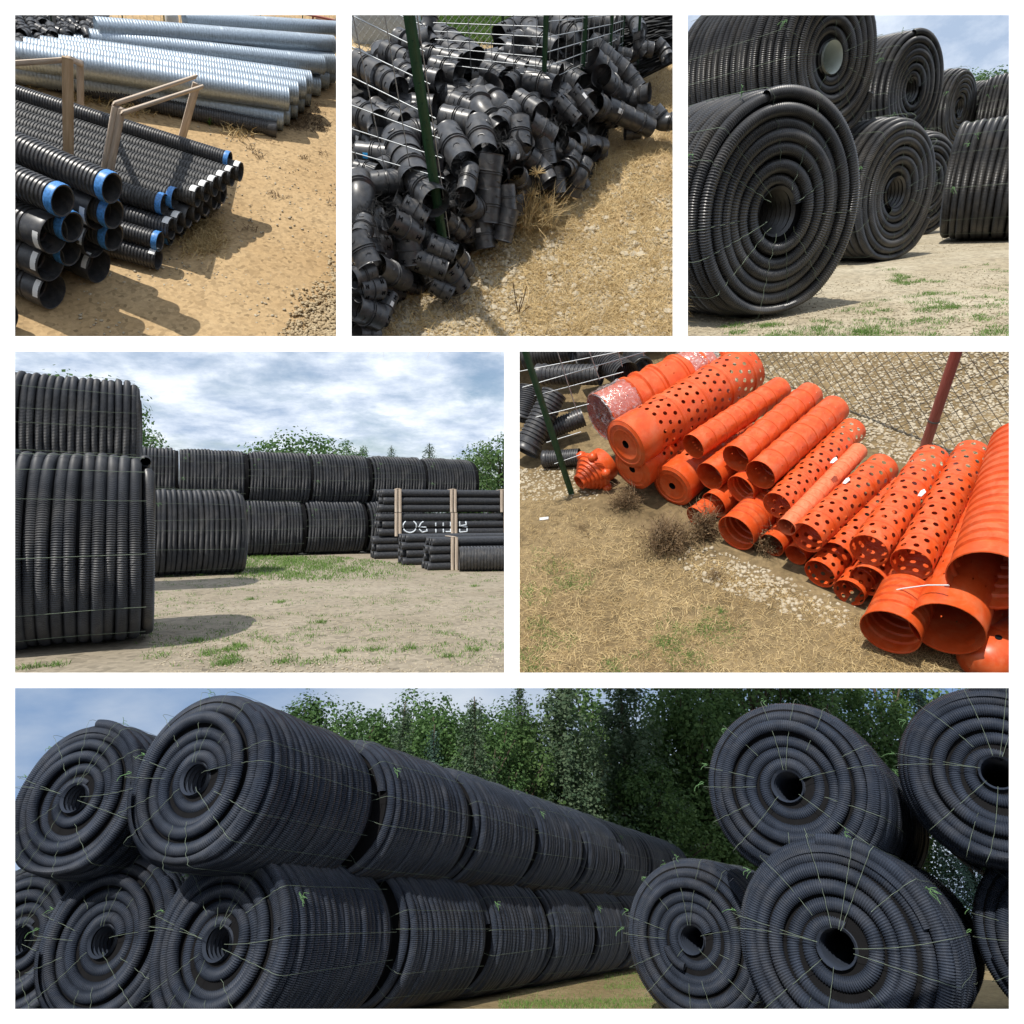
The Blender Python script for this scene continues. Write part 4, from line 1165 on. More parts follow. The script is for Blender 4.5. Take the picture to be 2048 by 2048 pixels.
# (kind, front, back, r px, height, label)
for a in [
    ('cap', (612, 548), (860, 330), 84, h(88), 'orange capped pipe with a round black hole, lowest of the capped ones'),
    ('cap', (462, 485), (800, 235), 84, h(150), 'orange capped pipe with a square dark hole, hidden under the top capped one'),
    ('cap', (437, 392), (872, 118), 98, h(270), 'thick orange capped pipe with many holes lying on top at left'),
    ('pin', (690, 400), (1018, 182), 50, h(260), 'slim orange pipe with pin holes, first right of the thick capped pipe'),
    ('pin', (850, 445), (1130, 205), 55, h(260), 'slim orange pipe with pin holes, second right of the thick capped pipe'),
    ('pin', (942, 506), (1222, 258), 60, h(250), 'slim orange pipe with pin holes, third right of the thick capped pipe'),
    ('pin', (752, 512), (960, 350), 57, h(170), 'orange pipe end under the first slim pipe'),
    ('ridged', (868, 562), (1040, 430), 58, h(160), 'orange pipe end under the second slim pipe with an inner ring'),
    ('pin', (768, 620), (920, 500), 53, h(70), 'orange pipe end low down above the dry weeds'),
    ('ridged', (936, 655), (1080, 530), 50, h(80), 'orange pipe end below the third slim pipe'),
    ('ridged', (700, 665), (840, 560), 42, h(42), 'dark orange pipe end in shade behind the dry weeds'),
    ('ridged', (850, 725), (960, 620), 74, h(74), 'wide ridged orange pipe end resting on the stones'),
    ('pin', (985, 770), (1100, 660), 48, h(48), 'orange pipe end on the stones right of the wide ridged one'),
    ('pin', (1040, 700), (1150, 600), 42, h(110), 'orange pipe end tucked under the perforated pipes'),
    ('pin', (1075, 808), (1190, 690), 42, h(42), 'dark orange pipe end low between the stones and perforated pipes'),
    ('perf', (1005, 622), (1288, 338), 56, h(200), 'perforated orange pipe with a white tag, leftmost of the perforated ones'),
    ('perf', (1115, 742), (1402, 478), 64, h(170), 'perforated orange pipe right of the faded narrow pipe'),
    ('perf', (1225, 812), (1440, 560), 63, h(110), 'perforated orange pipe lower between two raised ones'),
    ('perf', (1350, 790), (1585, 448), 70, h(220), 'perforated orange pipe with a white tag lying high, second from the right'),
    ('perf', (1508, 842), (1738, 428), 72, h(220), 'perforated orange pipe lying high, rightmost of the perforated ones'),
    ('perf', (1165, 878), (1300, 740), 60, h(62), 'perforated orange pipe end on the ground, left of the lower three'),
    ('perf', (1275, 948), (1400, 790), 58, h(50), 'perforated orange pipe end half buried in shade, lowest of the three'),
    ('perf', (1348, 905), (1480, 730), 68, h(110), 'perforated orange pipe end tied with string, right of the lower three'),
    ('ridged', (1428, 1098), (1650, 640), 104, h(104), 'wide ridged orange pipe with dirt inside, near the bottom'),
    ('big', (1640, 1085), (1850, 520), 124, h(150), 'wide smooth mouthed orange pipe next to the wide ridged one'),
    ('ridged', (1800, 905), (1935, 400), 138, h(290), 'widest orange pipe lying on top at the right edge'),
    ('big', (1905, 1080), (1990, 700), 96, h(130), 'orange pipe mouth cut off by the right edge under the widest pipe'),
]:
    orange(*a)
orange('pin', (1040, 702), (1312, 415), 36, h(190), 'faded narrow orange pipe between two perforated pipes', mt=M_ORANGE_F)
# big round fitting at the lower right corner
A = Y5.g(1800, 1195, h(30)); R = 98 * Y5.mpp(A)
t = thing('orange_fitting', 'large rounded orange fitting with black holes at the lower right corner', 'fitting', Y5.M @ LRS(A, frame_y((.75, .55, .05)), R))
V, F = lathe_g([(.02, -.9), (.5, -.86), (.8, -.7), (.95, -.45), (1.0, -.1), (1.0, .6), (1.06, .65), (1.06, .8), (1.0, .85), (1.0, 2.0)], 30)
new_obj('barrel', mesh('barrel', V, F, [M_ORANGE], 40), t)
for an in (.2, .9, 1.6, 2.3):
    V, F = lathe_g([(.005, .02), (.12, .02), (.12, -.05)], 14)
    new_obj('hole', mesh('hole', V, F, [M_DARK], 40), t, Matrix.Rotation(-an, 4, 'Y') @ Matrix.Translation((1.0, .3, 0)) @ Matrix.Rotation(-PI / 2, 4, 'Z'))  # each hole is a near-black disc painted for its inner shade
# wrapped pipe
t, A, d, R = orange('pin', (345, 288), (735, 100), 92, h(275), 'orange pipe with lugs, wrapped in clear film at its end, at the back left')
lugm = None
for k, (yy, an) in enumerate([(2.4, 1.2), (3.3, .7), (3.6, 1.9), (4.4, 1.3), (5.2, .8), (5.6, 1.8), (6.3, 1.2)]):
    V, Q = box_g((0, 0, 0), (.34, .42, .16), taper=.8)
    lugm = lugm or Geo().add(V, Q).mesh('lug', [M_ORANGE])
    new_obj('lug', lugm, t, Matrix.Rotation(-(an - .3), 4, 'Y') @ Matrix.Translation((1.0, yy, 0)) @ Matrix.Rotation(PI / 2, 4, 'Y'))
for yy in (1.5, 2.1, 2.9, 4.0, 4.9, 5.8):
    V, F = lathe_g([(1.0, yy - .12), (1.10, yy - .06), (1.10, yy + .06), (1.0, yy + .12)], 26)
    new_obj('rib', mesh('rib', V, F, [M_ORANGE], 45), t)
M_FILM = bpy.data.materials.new('clear_film'); M_FILM.use_nodes = True
tt_ = M_FILM.node_tree; tt_.nodes.remove(tt_.nodes['Principled BSDF'])
f_t = tt_.nodes.new('ShaderNodeBsdfTransparent'); f_t.inputs[0].default_value = (.93, .93, .94, 1)
f_g = tt_.nodes.new('ShaderNodeBsdfGlossy'); f_g.inputs['Roughness'].default_value = .16
f_d = tt_.nodes.new('ShaderNodeBsdfDiffuse'); f_d.inputs[0].default_value = (.75, .75, .77, 1)
f_n = tt_.nodes.new('ShaderNodeTexNoise'); f_n.inputs['Scale'].default_value = 2.4; f_n.inputs['Distortion'].default_value = 3.5; f_n.inputs['Detail'].default_value = 4
f_c = tt_.nodes.new('ShaderNodeTexCoord'); tt_.links.new(f_c.outputs['Object'], f_n.inputs['Vector'])
f_r = tt_.nodes.new('ShaderNodeMapRange'); f_r.inputs['From Min'].default_value = .5; f_r.inputs['From Max'].default_value = .75; f_r.inputs['To Min'].default_value = .05; f_r.inputs['To Max'].default_value = .45
tt_.links.new(f_n.outputs['Fac'], f_r.inputs['Value'])
f_b = tt_.nodes.new('ShaderNodeBump'); f_b.inputs['Strength'].default_value = .8; f_b.inputs['Distance'].default_value = .15
tt_.links.new(f_n.outputs['Fac'], f_b.inputs['Height']); tt_.links.new(f_b.outputs[0], f_g.inputs['Normal'])
f_m = tt_.nodes.new('ShaderNodeMixShader'); f_m.inputs[0].default_value = .16
tt_.links.new(f_t.outputs[0], f_m.inputs[1]); tt_.links.new(f_g.outputs[0], f_m.inputs[2])
f_m2 = tt_.nodes.new('ShaderNodeMixShader'); tt_.links.new(f_r.outputs[0], f_m2.inputs[0])
tt_.links.new(f_m.outputs[0], f_m2.inputs[1]); tt_.links.new(f_d.outputs[0], f_m2.inputs[2])
tt_.links.new(f_m2.outputs[0], tt_.nodes['Material Output'].inputs[0])
rng = np.random.default_rng(55)
V, F = lathe_g([(.05, -.02), (.35, -.04), (.7, .0), (.98, -.06), (1.08, .1), (1.05, .3), (1.12, .6), (1.06, .9), (1.1, 1.2), (1.03, 1.45)], 40)
V = V + rng.normal(0, .025, V.shape)
new_obj('plastic_wrap', mesh('plastic_wrap', V, F, [M_FILM], 60), t)
L_ = np.linalg.norm(d) / R
V, F = lathe_g([(1.03, L_ - 1.2), (1.12, L_ - .7), (1.06, L_ - .3), (1.12, L_ + .1), (.7, L_ + .25)], 40)
V = V + rng.normal(0, .02, V.shape)
new_obj('plastic_wrap', mesh('plastic_wrap', V, F, [M_FILM], 60), t)
# stepped knobby fitting
A = Y5.g(262, 535, h(62)); R = 30 * Y5.mpp(A)
dd = Y5.g(350, 470, h(75)) - A
t = thing('orange_fitting', 'orange stepped reducer with a knobbly flange by the green post', 'fitting', Y5.M @ LRS(A, frame_y(dd), R))
V, F = lathe_g([(.75, 1.6), (.78, .05), (.9, 0), (1.0, .05), (1.0, .55), (1.28, .6), (1.3, .95), (1.6, 1.0), (1.62, 1.35), (1.95, 1.4), (1.98, 1.75), (2.3, 1.8), (2.35, 2.2), (2.55, 2.3), (2.55, 2.9), (2.2, 3.0), (2.2, 4.6), (1.2, 4.8)], 26)
new_obj('stepped_cone', mesh('stepped_cone', V, F, [M_ORANGE], 40), t)
V0, F0 = ico()
for k in range(6):
    an = k / 6 * 2 * PI + .3
    new_obj('knob', KNOB if k else (KNOB := mesh('knob', V0 * .72, F0, [M_ORANGE], 180)), t, Matrix.Translation((2.55 * math.cos(an), 2.6, 2.55 * math.sin(an))))
# tags and string
for (zx, zy, z, lab) in [(1218, 455, h(285), 'white paper tag on the leftmost perforated pipe'), (1265, 532, h(225), 'white paper tag beside the faded narrow pipe'), (1548, 578, h(300), 'white paper tag between the two high perforated pipes')]:
    A = Y5.g(zx, zy, z)
    g = Geo(); s_ = 9.5 * U
    V = np.array([[-.6, -1.6, 0], [.5, -1.7, .2], [.8, 1.2, .1], [0, 1.9, .5], [-.7, 1.1, .2]]) * s_
    g.add(np.concatenate([V, V + np.array([0, 0, .004])]), None, [[0, 1, 2], [0, 2, 3], [0, 3, 4], [5, 7, 6], [5, 8, 7], [5, 9, 8]])
    tag(new_obj('paper_tag', g.mesh('paper_tag', [M_STICK]), None, Y5.M @ LRS(A, Matrix.Rotation(-.5, 3, 'Z'))), lab, 'tag', 'white tags on the orange pipes')
P = [Y5.g(x, y, z) for x, y, z in [(1395, 950, h(150)), (1480, 932, h(190)), (1570, 920, h(240)), (1650, 920, h(275))]]
tag(new_obj('string', Geo().add(*tube_g(P, 2.2 * U, 5)).mesh('string', [M_STICK]), None, Y5.M), 'white string stretched across the mouths of the wide orange pipes', 'string')
A = Y5.g(132, 672, .004)
tag(new_obj('litter', Geo().add(*box_g((0, 0, .004), (38 * U, 16 * U, .008))).mesh('litter', [M_STICK]), None, Y5.M @ LRS(A, Matrix.Rotation(.2, 3, 'Z'))), 'white scrap of litter lying on the dry grass', 'litter')

# fences
def rod(t, name, A, B, r, me):
    d = np.asarray(B) - np.asarray(A)
    return new_obj(name, me, t, LRS(A, frame_y(d), (r, float(np.linalg.norm(d)), r)))
V, F = lathe_g([(1, 0), (1, 1)], 6)
ME_ROD = mesh('wire', V, F, [M_WIRE], 60)
ME_ROD_D = mesh('wire', V, F, [mat('dull_fence_wire', (0.15, 0.145, 0.14), 0.6, 0.1, 10, metal=0.5)], 60)
V, F = lathe_g([(0, 0), (1, 0), (1, 1), (0, 1)], 12)
ME_RPOST = mesh('post', V, F, [M_RUST], 40)
def tpost_mesh():
    g = Geo()
    g.add(*box_g((0, .5, .15), (1, 1, .12))); g.add(*box_g((0, .5, -.2), (.16, 1, .7)))
    for k in range(16):
        g.add(*box_g((0, .03 + k / 16, .26), (.22, .012, .14)))
    return g.mesh('post', [M_POST])
ME_TPOST = tpost_mesh()
ME_STUD = Geo().add(*box_g((0, 0, 0), (1, 1, 1))).mesh('stud', [M_WIRE])
def tpost(t, A, B, wd, yard, name='post'):
    d = np.asarray(B) - np.asarray(A); L = float(np.linalg.norm(d))
    face = yard.eye - np.asarray(A); 
    y = Vector(d).normalized(); z = Vector(face); z = (z - y * z.dot(y)).normalized(); x = y.cross(z)
    rot = Matrix((x, y, z)).transposed()
    return new_obj(name, ME_TPOST, t, LRS(A, rot, (wd, L, wd)))
def chain_link(yard, A, B, HA, HB, pitch, r, t, name='wire_mesh', mt=None):
    """diamond wire mesh in the upright plane from A to B, height HA..HB"""
    A, B = np.asarray(A, float), np.asarray(B, float); S = np.linalg.norm(B - A); e = (B - A) / S
    up = np.array([0, 0, 1.0]); g = Geo(); side = np.cross(e, up)
    Hm = max(HA, HB)
    for sgn in (1, -1):
        s0 = -Hm if sgn > 0 else 0.0
        s = s0
        while s < S + (0 if sgn > 0 else Hm):
            ts = np.linspace(0, 1, 60) * Hm
            ss = s + sgn * ts
            ok = (ss >= 0) & (ss <= S) & (ts <= HA + (HB - HA) * np.clip(ss / S, 0, 1))
            if ok.sum() > 1:
                i = np.where(ok)[0]; a, b = i[0], i[-1]
                P0 = A + e * ss[a] + up * ts[a]; P1 = A + e * ss[b] + up * ts[b]
                V, F = tube_g([P0 + side * r * sgn * .6, P1 + side * r * sgn * .6], r, 3); g.add(V, F)
            s += pitch
    o = new_obj(name, g.mesh(name, [mt or M_WIRE]), t)
    o['kind'] = 'stuff'
    return o
t = thing('chain_link_fence', 'chain link fence on a red pipe post behind the orange pipes', 'fence', Y5.M)
FA = Y5.g(905, 118); FB = Y5.g(1990, 560)
HA = Y5.over(FA, 905, 14)[2]
HB = Y5.over(FB, Y5.px(FB)[0], 14)[2]
M_WIRED = ME_ROD_D.materials[0]
chain_link(Y5, FA, FB, HA, HB, 60 * U, 1.35 * U, t, mt=M_WIRED)
A = Y5.g(1556, 416); B = Y5.over(A, 1688, 16)
d = B - A
new_obj('post', ME_RPOST, t, LRS(A, frame_y(d), (19 * U, float(np.linalg.norm(d)), 19 * U)))
Bm = A + d * .30
V, F = lathe_g([(1.06, 0), (1.1, .1), (1.1, .3), (1.06, .4)], 14)
new_obj('tie_wire', mesh('tie_wire', V, F, [M_WIRED], 40), t, LRS(Bm, frame_y(d), 19 * U))
# welded wire fence at the left
t = thing('wire_fence', 'welded wire fence on a green steel post left of the orange pipes', 'fence', Y5.M)
A = Y5.g(235, 578); B = Y5.over(A, 52, 14)
tpost(t, A, B, 26 * U, Y5)
pl = [((40, 100), (560, -20)), ((40, 150), (560, 10)), ((60, 235), (560, 60)), ((90, 330), (480, 205)), ((120, 415), (300, 345)), ((150, 480), (290, 425)), ((40, 218), (110, 222))]
C = Y5.g(560, 250)
for (a, b) in [((40, 118), (545, 18)), ((50, 178), (560, 30)), ((95, 210), (430, 120)), ((100, 290), (300, 240)), ((140, 385), (270, 345)), ((170, 465), (270, 430))]:
    P0 = Y5.over(A, *a); P1 = Y5.over(A, *b) 
    rod(t, 'wire', P0, P1, 2.0 * U, ME_ROD)
for (a, b) in [((172, 14), (262, 290)), ((290, 14), (340, 150)), ((400, 14), (425, 100)), ((498, 14), (505, 60))]:
    rod(t, 'wire', Y5.over(A, *a), Y5.over(A, *b), 2.0 * U, ME_ROD)
# black corrugated fittings behind that fence
PM_BLK = pipe_mesh('barrel', 5.0, .32, .09, M_PIPE, 22, hollow=2.0)
V, F = lathe_g([(.86, .5), (.95, .0), (1.08, 0), (1.1, .08), (1.02, .2), (1.02, .5), (1.1, .55), (1.1, .65), (1.0, .72), (1.0, .95), (.9, 1.0)], 24)
ME_BLKBELL = mesh('collar', V, F, [M_PIPE], 45)
for (e, f, r, z0, z1, lab) in [
    ((108, 130), (300, 130), 48, .30, .30, 'black corrugated pipe piece with open mouth behind the green post'),
    ((60, 420), (150, 240), 62, .10, .34, 'thick black corrugated elbow leaning up behind the green post'),
    ((45, 300), (70, 200), 52, .15, .3, 'black corrugated fitting at the left edge behind the wire'),
    ((120, 350), (250, 300), 45, .12, .16, 'black corrugated stub pointing left below the elbow'),
    ((130, 448), (240, 440), 40, .06, .07, 'short black corrugated stub on the ground behind the post'),
    ((330, 60), (420, 120), 62, .30, .30, 'black ribbed collar behind the wire beside the wrapped pipe'),
    ((500, 105), (470, 70), 50, .20, .22, 'tilted black ribbed fitting behind the wrapped pipe'),
    ((60, 60), (200, 40), 60, .34, .36, 'black corrugated pipe at the upper left corner behind the wire'),
    ((250, 60), (360, 30), 50, .36, .36, 'black corrugated pipe behind the wire, upper middle')]:
    A = Y5.g(e[0], e[1], z0); B = Y5.g(f[0], f[1], z1); R = r * Y5.mpp(A) * .8
    dv = B - A; L = float(np.linalg.norm(dv)) / R
    t = thing('black_fitting', lab, 'fitting', Y5.M @ LRS(A, frame_y(dv), (R, R * max(.5, L / 4.2), R)), 'black fittings behind the wire fence')
    new_obj('barrel', PM_BLK, t); new_obj('collar', ME_BLKBELL, t)
# grass, gravel and dead weeds
rng = np.random.default_rng(56)
def line5(a): return 590 + (a - 240) * .40
P = px_scatter(Y5, 15000, 14, 1700, 560, 1278, rng, lambda a, b: b > line5(a) + 20)
V, Q, Tr = blades_g(P, .035, .0016, 2.2, rng)
tag(new_obj('dry_grass', Geo().add(V, Q, Tr).mesh('dry_grass', [M_STRAW]), None, Y5.M), 'dry matted grass in front of the orange pipes', 'grass', kind='stuff')
cg = [Y5.g(a + rng.normal(0, 45), b + rng.normal(0, 22)) for a, b in [(100, 1080), (150, 1130), (80, 1180), (230, 920), (270, 900), (600, 1130), (560, 1160), (640, 1180), (760, 1040), (740, 1090), (130, 830), (70, 1230), (380, 1230), (700, 1230), (90, 950), (660, 1080), (800, 1090)] for _ in range(16)]
V, Q, Tr = blades_g(clumps(cg, 16, .018, rng), .022, .0016, 1.2, rng)
tag(new_obj('grass', Geo().add(V, Q, Tr).mesh('grass', [M_GRASS]), None, Y5.M), 'patches of short green grass among the dry turf', 'grass', kind='stuff')
def near_line(a, b, lo, hi): return lo < b - line5(a) < hi
P = np.concatenate([px_scatter(Y5, 520, 640, 1300, 780, 1080, rng, lambda a, b: near_line(a, b, -20, 120) and rng.random() < 1 - abs(a - 950) / 420),
                    px_scatter(Y5, 500, 30, 330, 440, 600, rng, lambda a, b: b > 480 and b < 600),
                    px_scatter(Y5, 6500, 760, 1990, 12, 660, rng, lambda a, b: b < 80 + (a - 700) * .5)])
V, F = stones_g(P, rng.uniform(.005, .016, len(P)), rng)
tag(new_obj('gravel', Geo().add(V, None, F).mesh('gravel', [M_STONE]), None, Y5.M), 'pale gravel behind the chain link fence and under the pipes', 'gravel', kind='stuff')
def dead(zx, zy, wpx, hpx, n, label):
    B = Y5.g(zx, zy); wd = wpx * U; H = hpx * U
    P = np.tile(B, (n, 1)); P[:, :2] += rng.normal(0, wd * .42, (n, 2)); P[:, 2] = np.abs(rng.normal(0, H * .4, n))
    V, Q, Tr = blades_g(P, H * .42, H * .012, 1.6, rng)
    g = Geo().add(V, Q, Tr)
    V, Q = leaf_quads(P + rng.normal(0, H * .05, P.shape), np.tile([0, 0, 1.0], (n, 1)), H * .065, rng)
    g.add(V, Q)
    t = thing('dead_weed', label, 'plant', Y5.M, 'dead weeds by the orange pipes')
    new_obj('leaves', g.mesh('leaves', [M_DEAD]), t)
    g = Geo()
    for k in range(9):
        v = rng.normal(0, 1, 3); v[2] = abs(v[2]) + .6; v /= np.linalg.norm(v)
        g.add(*tube_g([B, B + v * H * .5 + rng.normal(0, .01, 3), B + v * H * rng.uniform(.8, 1.2)], H * .008, 4))
    new_obj('stem', g.mesh('stem', [M_DEAD]), t)
dead(600, 770, 90, 120, 900, 'dead brown weed in front of the lowest capped pipe')
dead(735, 730, 50, 120, 500, 'dead brown weed in front of the dark pipe ends')
dead(440, 620, 70, 90, 600, 'dead brown weed in shade under the capped pipes')
dead(965, 790, 40, 90, 350, 'dead brown weed between the ridged pipe end and its neighbour')
dead(280, 710, 40, 30, 200, 'small tuft of dead weed on the dry grass left of the pipes')
dead(770, 890, 40, 40, 200, 'small dead weed on the stones below the ridged pipe')

# ------------------------------------------------------------------ yard four: strapped pipe bundles
PM_SMOOTH = None
V, F = lathe_g([(.80, 8.0), (.82, .02), (.9, 0), (1.0, .03), (1.03, .1), (1.03, 1.2), (1.0, 1.3), (1.0, 60.0)], 14)
PM_SMOOTH = mesh('pipe', V, F, [M_PIPE_MATT], 45)
ax4 = hdir(Y4, 16)
bk4 = np.array([-ax4[1], ax4[0], 0.0])
BATTEN = Geo().add(*box_g((0, 0, .5), (1, 1, 1))).mesh('batten', [M_WOODG])
def bundle(zx, zy, r, zbase, rows, across, battens, label, step=0.0, chalk=False, cross=()):
    """front lower end of the bundle is seen at zx, zy; r = pipe radius in px"""
    d = None
    A = Y4.g(zx, zy, zbase) if zbase <= 0.001 else Y4.at(zx, zy, bundle.d)
    if zbase <= 0.001: pass
    A = A.copy(); A[2] = zbase
    R = r * Y4.mpp(np.array([A[0], A[1], Y4.h]))
    t = thing('pipe_bundle', label, 'pipe bundle', Y4.M @ LRS(A, frame_y(ax4)), 'strapped bundles of black pipe')
    rr = random.Random(zx)
    for i in range(rows):
        for j in range(across):
            if j > 0 and 0 < i < rows - 1 and False: continue
            m = LRS((-(2.0 * j + 1) * R, rr.uniform(-.6, .6) * R + (.8 * R if (i + j) % 2 else 0) + j * step * R, (1 + 2.0 * i) * R), None, R)
            new_obj('pipe', PM_SMOOTH, t, m)
    H = rows * 2 * R
    for b in battens:
        for q in (0, 1):
            new_obj('batten', BATTEN, t, LRS((.02 + .2 * R, b * R + q * 1.0 * R, -.1 * R), None, (.35 * R, .75 * R, H + .2 * R)))
        o = new_obj('cross_batten', BATTEN, t, LRS((-across * R, b * R + .6 * R, H + .06 * R), None, (across * 2.1 * R, .9 * R, .18 * R)))
    return t, A, R, H
bundle.d = 0
# ground bundles
t5, A5, R5, H5 = bundle(1612, 866, 15.5, 0.0, 4, 5, (5.5, 40), 'front ground bundle of strapped black pipes with one pale batten pair')
t4, A4, R4, H4 = bundle(1512, 846, 14.5, 0.0, 4, 6, (34,), 'ground bundle of black pipes stepped back left of the front bundle')
t3, A3, R3, H3 = bundle(1405, 822, 14.0, 0.0, 3, 6, (40,), 'lowest left bundle of black pipes under the chalk marked one')
dd = Y4.depth(A3)
bundle.d = dd
t2, A2, R2, H2 = bundle(1425, 737, 14.3, H3 + .02, 3, 6, (4.2, 19.2, 34), 'chalk marked bundle of black pipes in the middle of the stack')
t1, A1, R1, H1 = bundle(1425, 640, 14.3, H3 + H2 + .06, 3, 5, (4.2, 19.0, 33), 'topmost bundle of strapped black pipes with pale battens')
# chalk writing on the middle bundle: 0 6 1 1 I B
def chalk(strokes, y0, sz):
    g = Geo()
    for s in strokes:
        P = []
        for (u, v) in s:
            z = v * sz
            ph = (z / R2) % 2.0 - 1.0
            bul = math.sqrt(max(0.02, 1 - ph * ph))
            P.append((-R2 + R2 * bul + .05 * R2, y0 + u * sz, z))
        Q = []
        for a, b in zip(P[:-1], P[1:]):
            for q in np.linspace(0, 1, 9)[:-1]: Q.append(np.array(a) * (1 - q) + np.array(b) * q)
        Q.append(np.array(P[-1]))
        Q2 = []
        for p in Q:
            ph = (p[2] / R2) % 2.0 - 1.0
            Q2.append((-R2 + R2 * math.sqrt(max(0.02, 1 - ph * ph)) + .06 * R2, p[1], p[2]))
        run = []
        for p in Q2 + [None]:
            ok = p is not None and abs((p[2] / R2) % 2.0 - 1.0) < .80
            if ok: run.append(p)
            else:
                if len(run) > 1: g.add(*tube_g(run, .20 * R2, 5))
                run = []
    return g
circ = [(.5 + .55 * math.cos(a), .5 + .5 * math.sin(a)) for a in np.linspace(0, 2 * PI, 17)]
six = [(.75, 1.0), (.35, .75), (.15, .35), (.45, .02), (.85, .12), (.8, .42), (.3, .45)]
one = [[(.5, 1.05), (.52, .0)]]
eye_ = [[(.1, .95), (.9, .95)], [(.5, .95), (.5, .05)], [(.05, .05), (.95, .05)]]
bee = [[(.2, .0), (.2, 1.0), (.7, .95), (.75, .6), (.2, .52), (.85, .42), (.8, .05), (.2, .0)]]
sz = R2 * 3.3
x = 6.2 * R2
M_CHALK = mat('white_chalk', (0.62, 0.68, 0.74), 0.9, 0.35, 14)
for st in ([circ], [six], one, one, eye_, bee):
    st2 = [[(u, v + .25) for u, v in s] for s in st]
    new_obj('chalk_mark', chalk([[(u, v + .25) for u, v in s] for s in st], x, sz).mesh('chalk_mark', [M_CHALK]), t2)
    x += sz * (1.05 if st is not one else .62)
# big corrugated pipe on the ground at the right
A = Y4.g(1722, 868, 0); Rp = 47 * Y4.mpp(np.array([A[0], A[1], Y4.h])); A = A.copy(); A[2] = Rp * 1.0
V, F = lathe_g(corr_profile(16.0, 1.0, .26, .08, 0, 6, .1), 30)
t = thing('culvert_pipe', 'single wide black corrugated pipe on the sand at the right edge', 'pipe', Y4.M @ LRS(A, frame_y(hdir(Y4, 8)), Rp))
new_obj('barrel', mesh('barrel', V, F, [M_PIPE], 38), t)

# ------------------------------------------------------------------ yard two: heap of black fittings by a wire fence
c = [Y2.g(20, 1895), Y2.g(1868, 1895), Y2.g(1868, -60), Y2.g(20, -60)]
sheet(Y2, c, 110, 110, 0.006, 2, 'straw_ground', M_G2, 'dry straw and limestone ground right of the heap of fittings')
def ribbed_tube(P, R, ribs, seg=22, flare=.02):
    """tube along a path with raised rings at given fractions"""
    P = np.asarray(P, float)
    s = np.concatenate([[0], np.cumsum(np.linalg.norm(np.diff(P, axis=0), axis=1))]); L = s[-1]
    q = [0, .012, .02] + list(np.linspace(.04, .96, 26)) + [.98, .988, 1.0]
    rad = {0: R * (1 + flare), .012: R * (1 + flare), .02: R}
    for rb in ribs:
        for dx, k in ((-.020, 1.0), (-.012, 1.10), (.004, 1.10), (.012, .985)):
            q.append(rb + dx); rad[rb + dx] = R * k
    rad[1.0] = R * (1 + flare); rad[.988] = R * (1 + flare); rad[.98] = R
    q = sorted(set(q))
    X = np.stack([np.interp(np.array(q) * L, s, P[:, k]) for k in range(3)], -1)
    return tube_g(X, np.array([rad.get(v, R) for v in q]), seg)
def bend(deg, l1, l2, rc=1.2):
    """path of two straight legs joined by a bend, starting at y=0"""
    a = math.radians(deg); P = [(0, y, 0) for y in np.linspace(0, l1, 6)]
    for q in np.linspace(0, a, 8)[1:]:
        P.append((rc * (1 - math.cos(q)), l1 + rc * math.sin(q), 0))
    e = np.array(P[-1]); d = np.array([math.sin(a), math.cos(a), 0])
    for k in np.linspace(0, l2, 6)[1:]: P.append(tuple(e + d * k))
    return P
def latch_g(g, P, ang, dirv):
    """small raised crescent on the wall"""
    n = np.array([math.cos(ang), 0, math.sin(ang)]); t = np.array([-math.sin(ang), 0, math.cos(ang)]); y = np.array([0, 1.0, 0])
    pts = [n * 1.01 + t * .24 * math.cos(a) + y * (P + dirv * .18 * math.sin(a)) for a in np.linspace(0, PI, 7)]
    g.add(*tube_g(pts, [.012, .03, .045, .05, .045, .03, .012], 5))
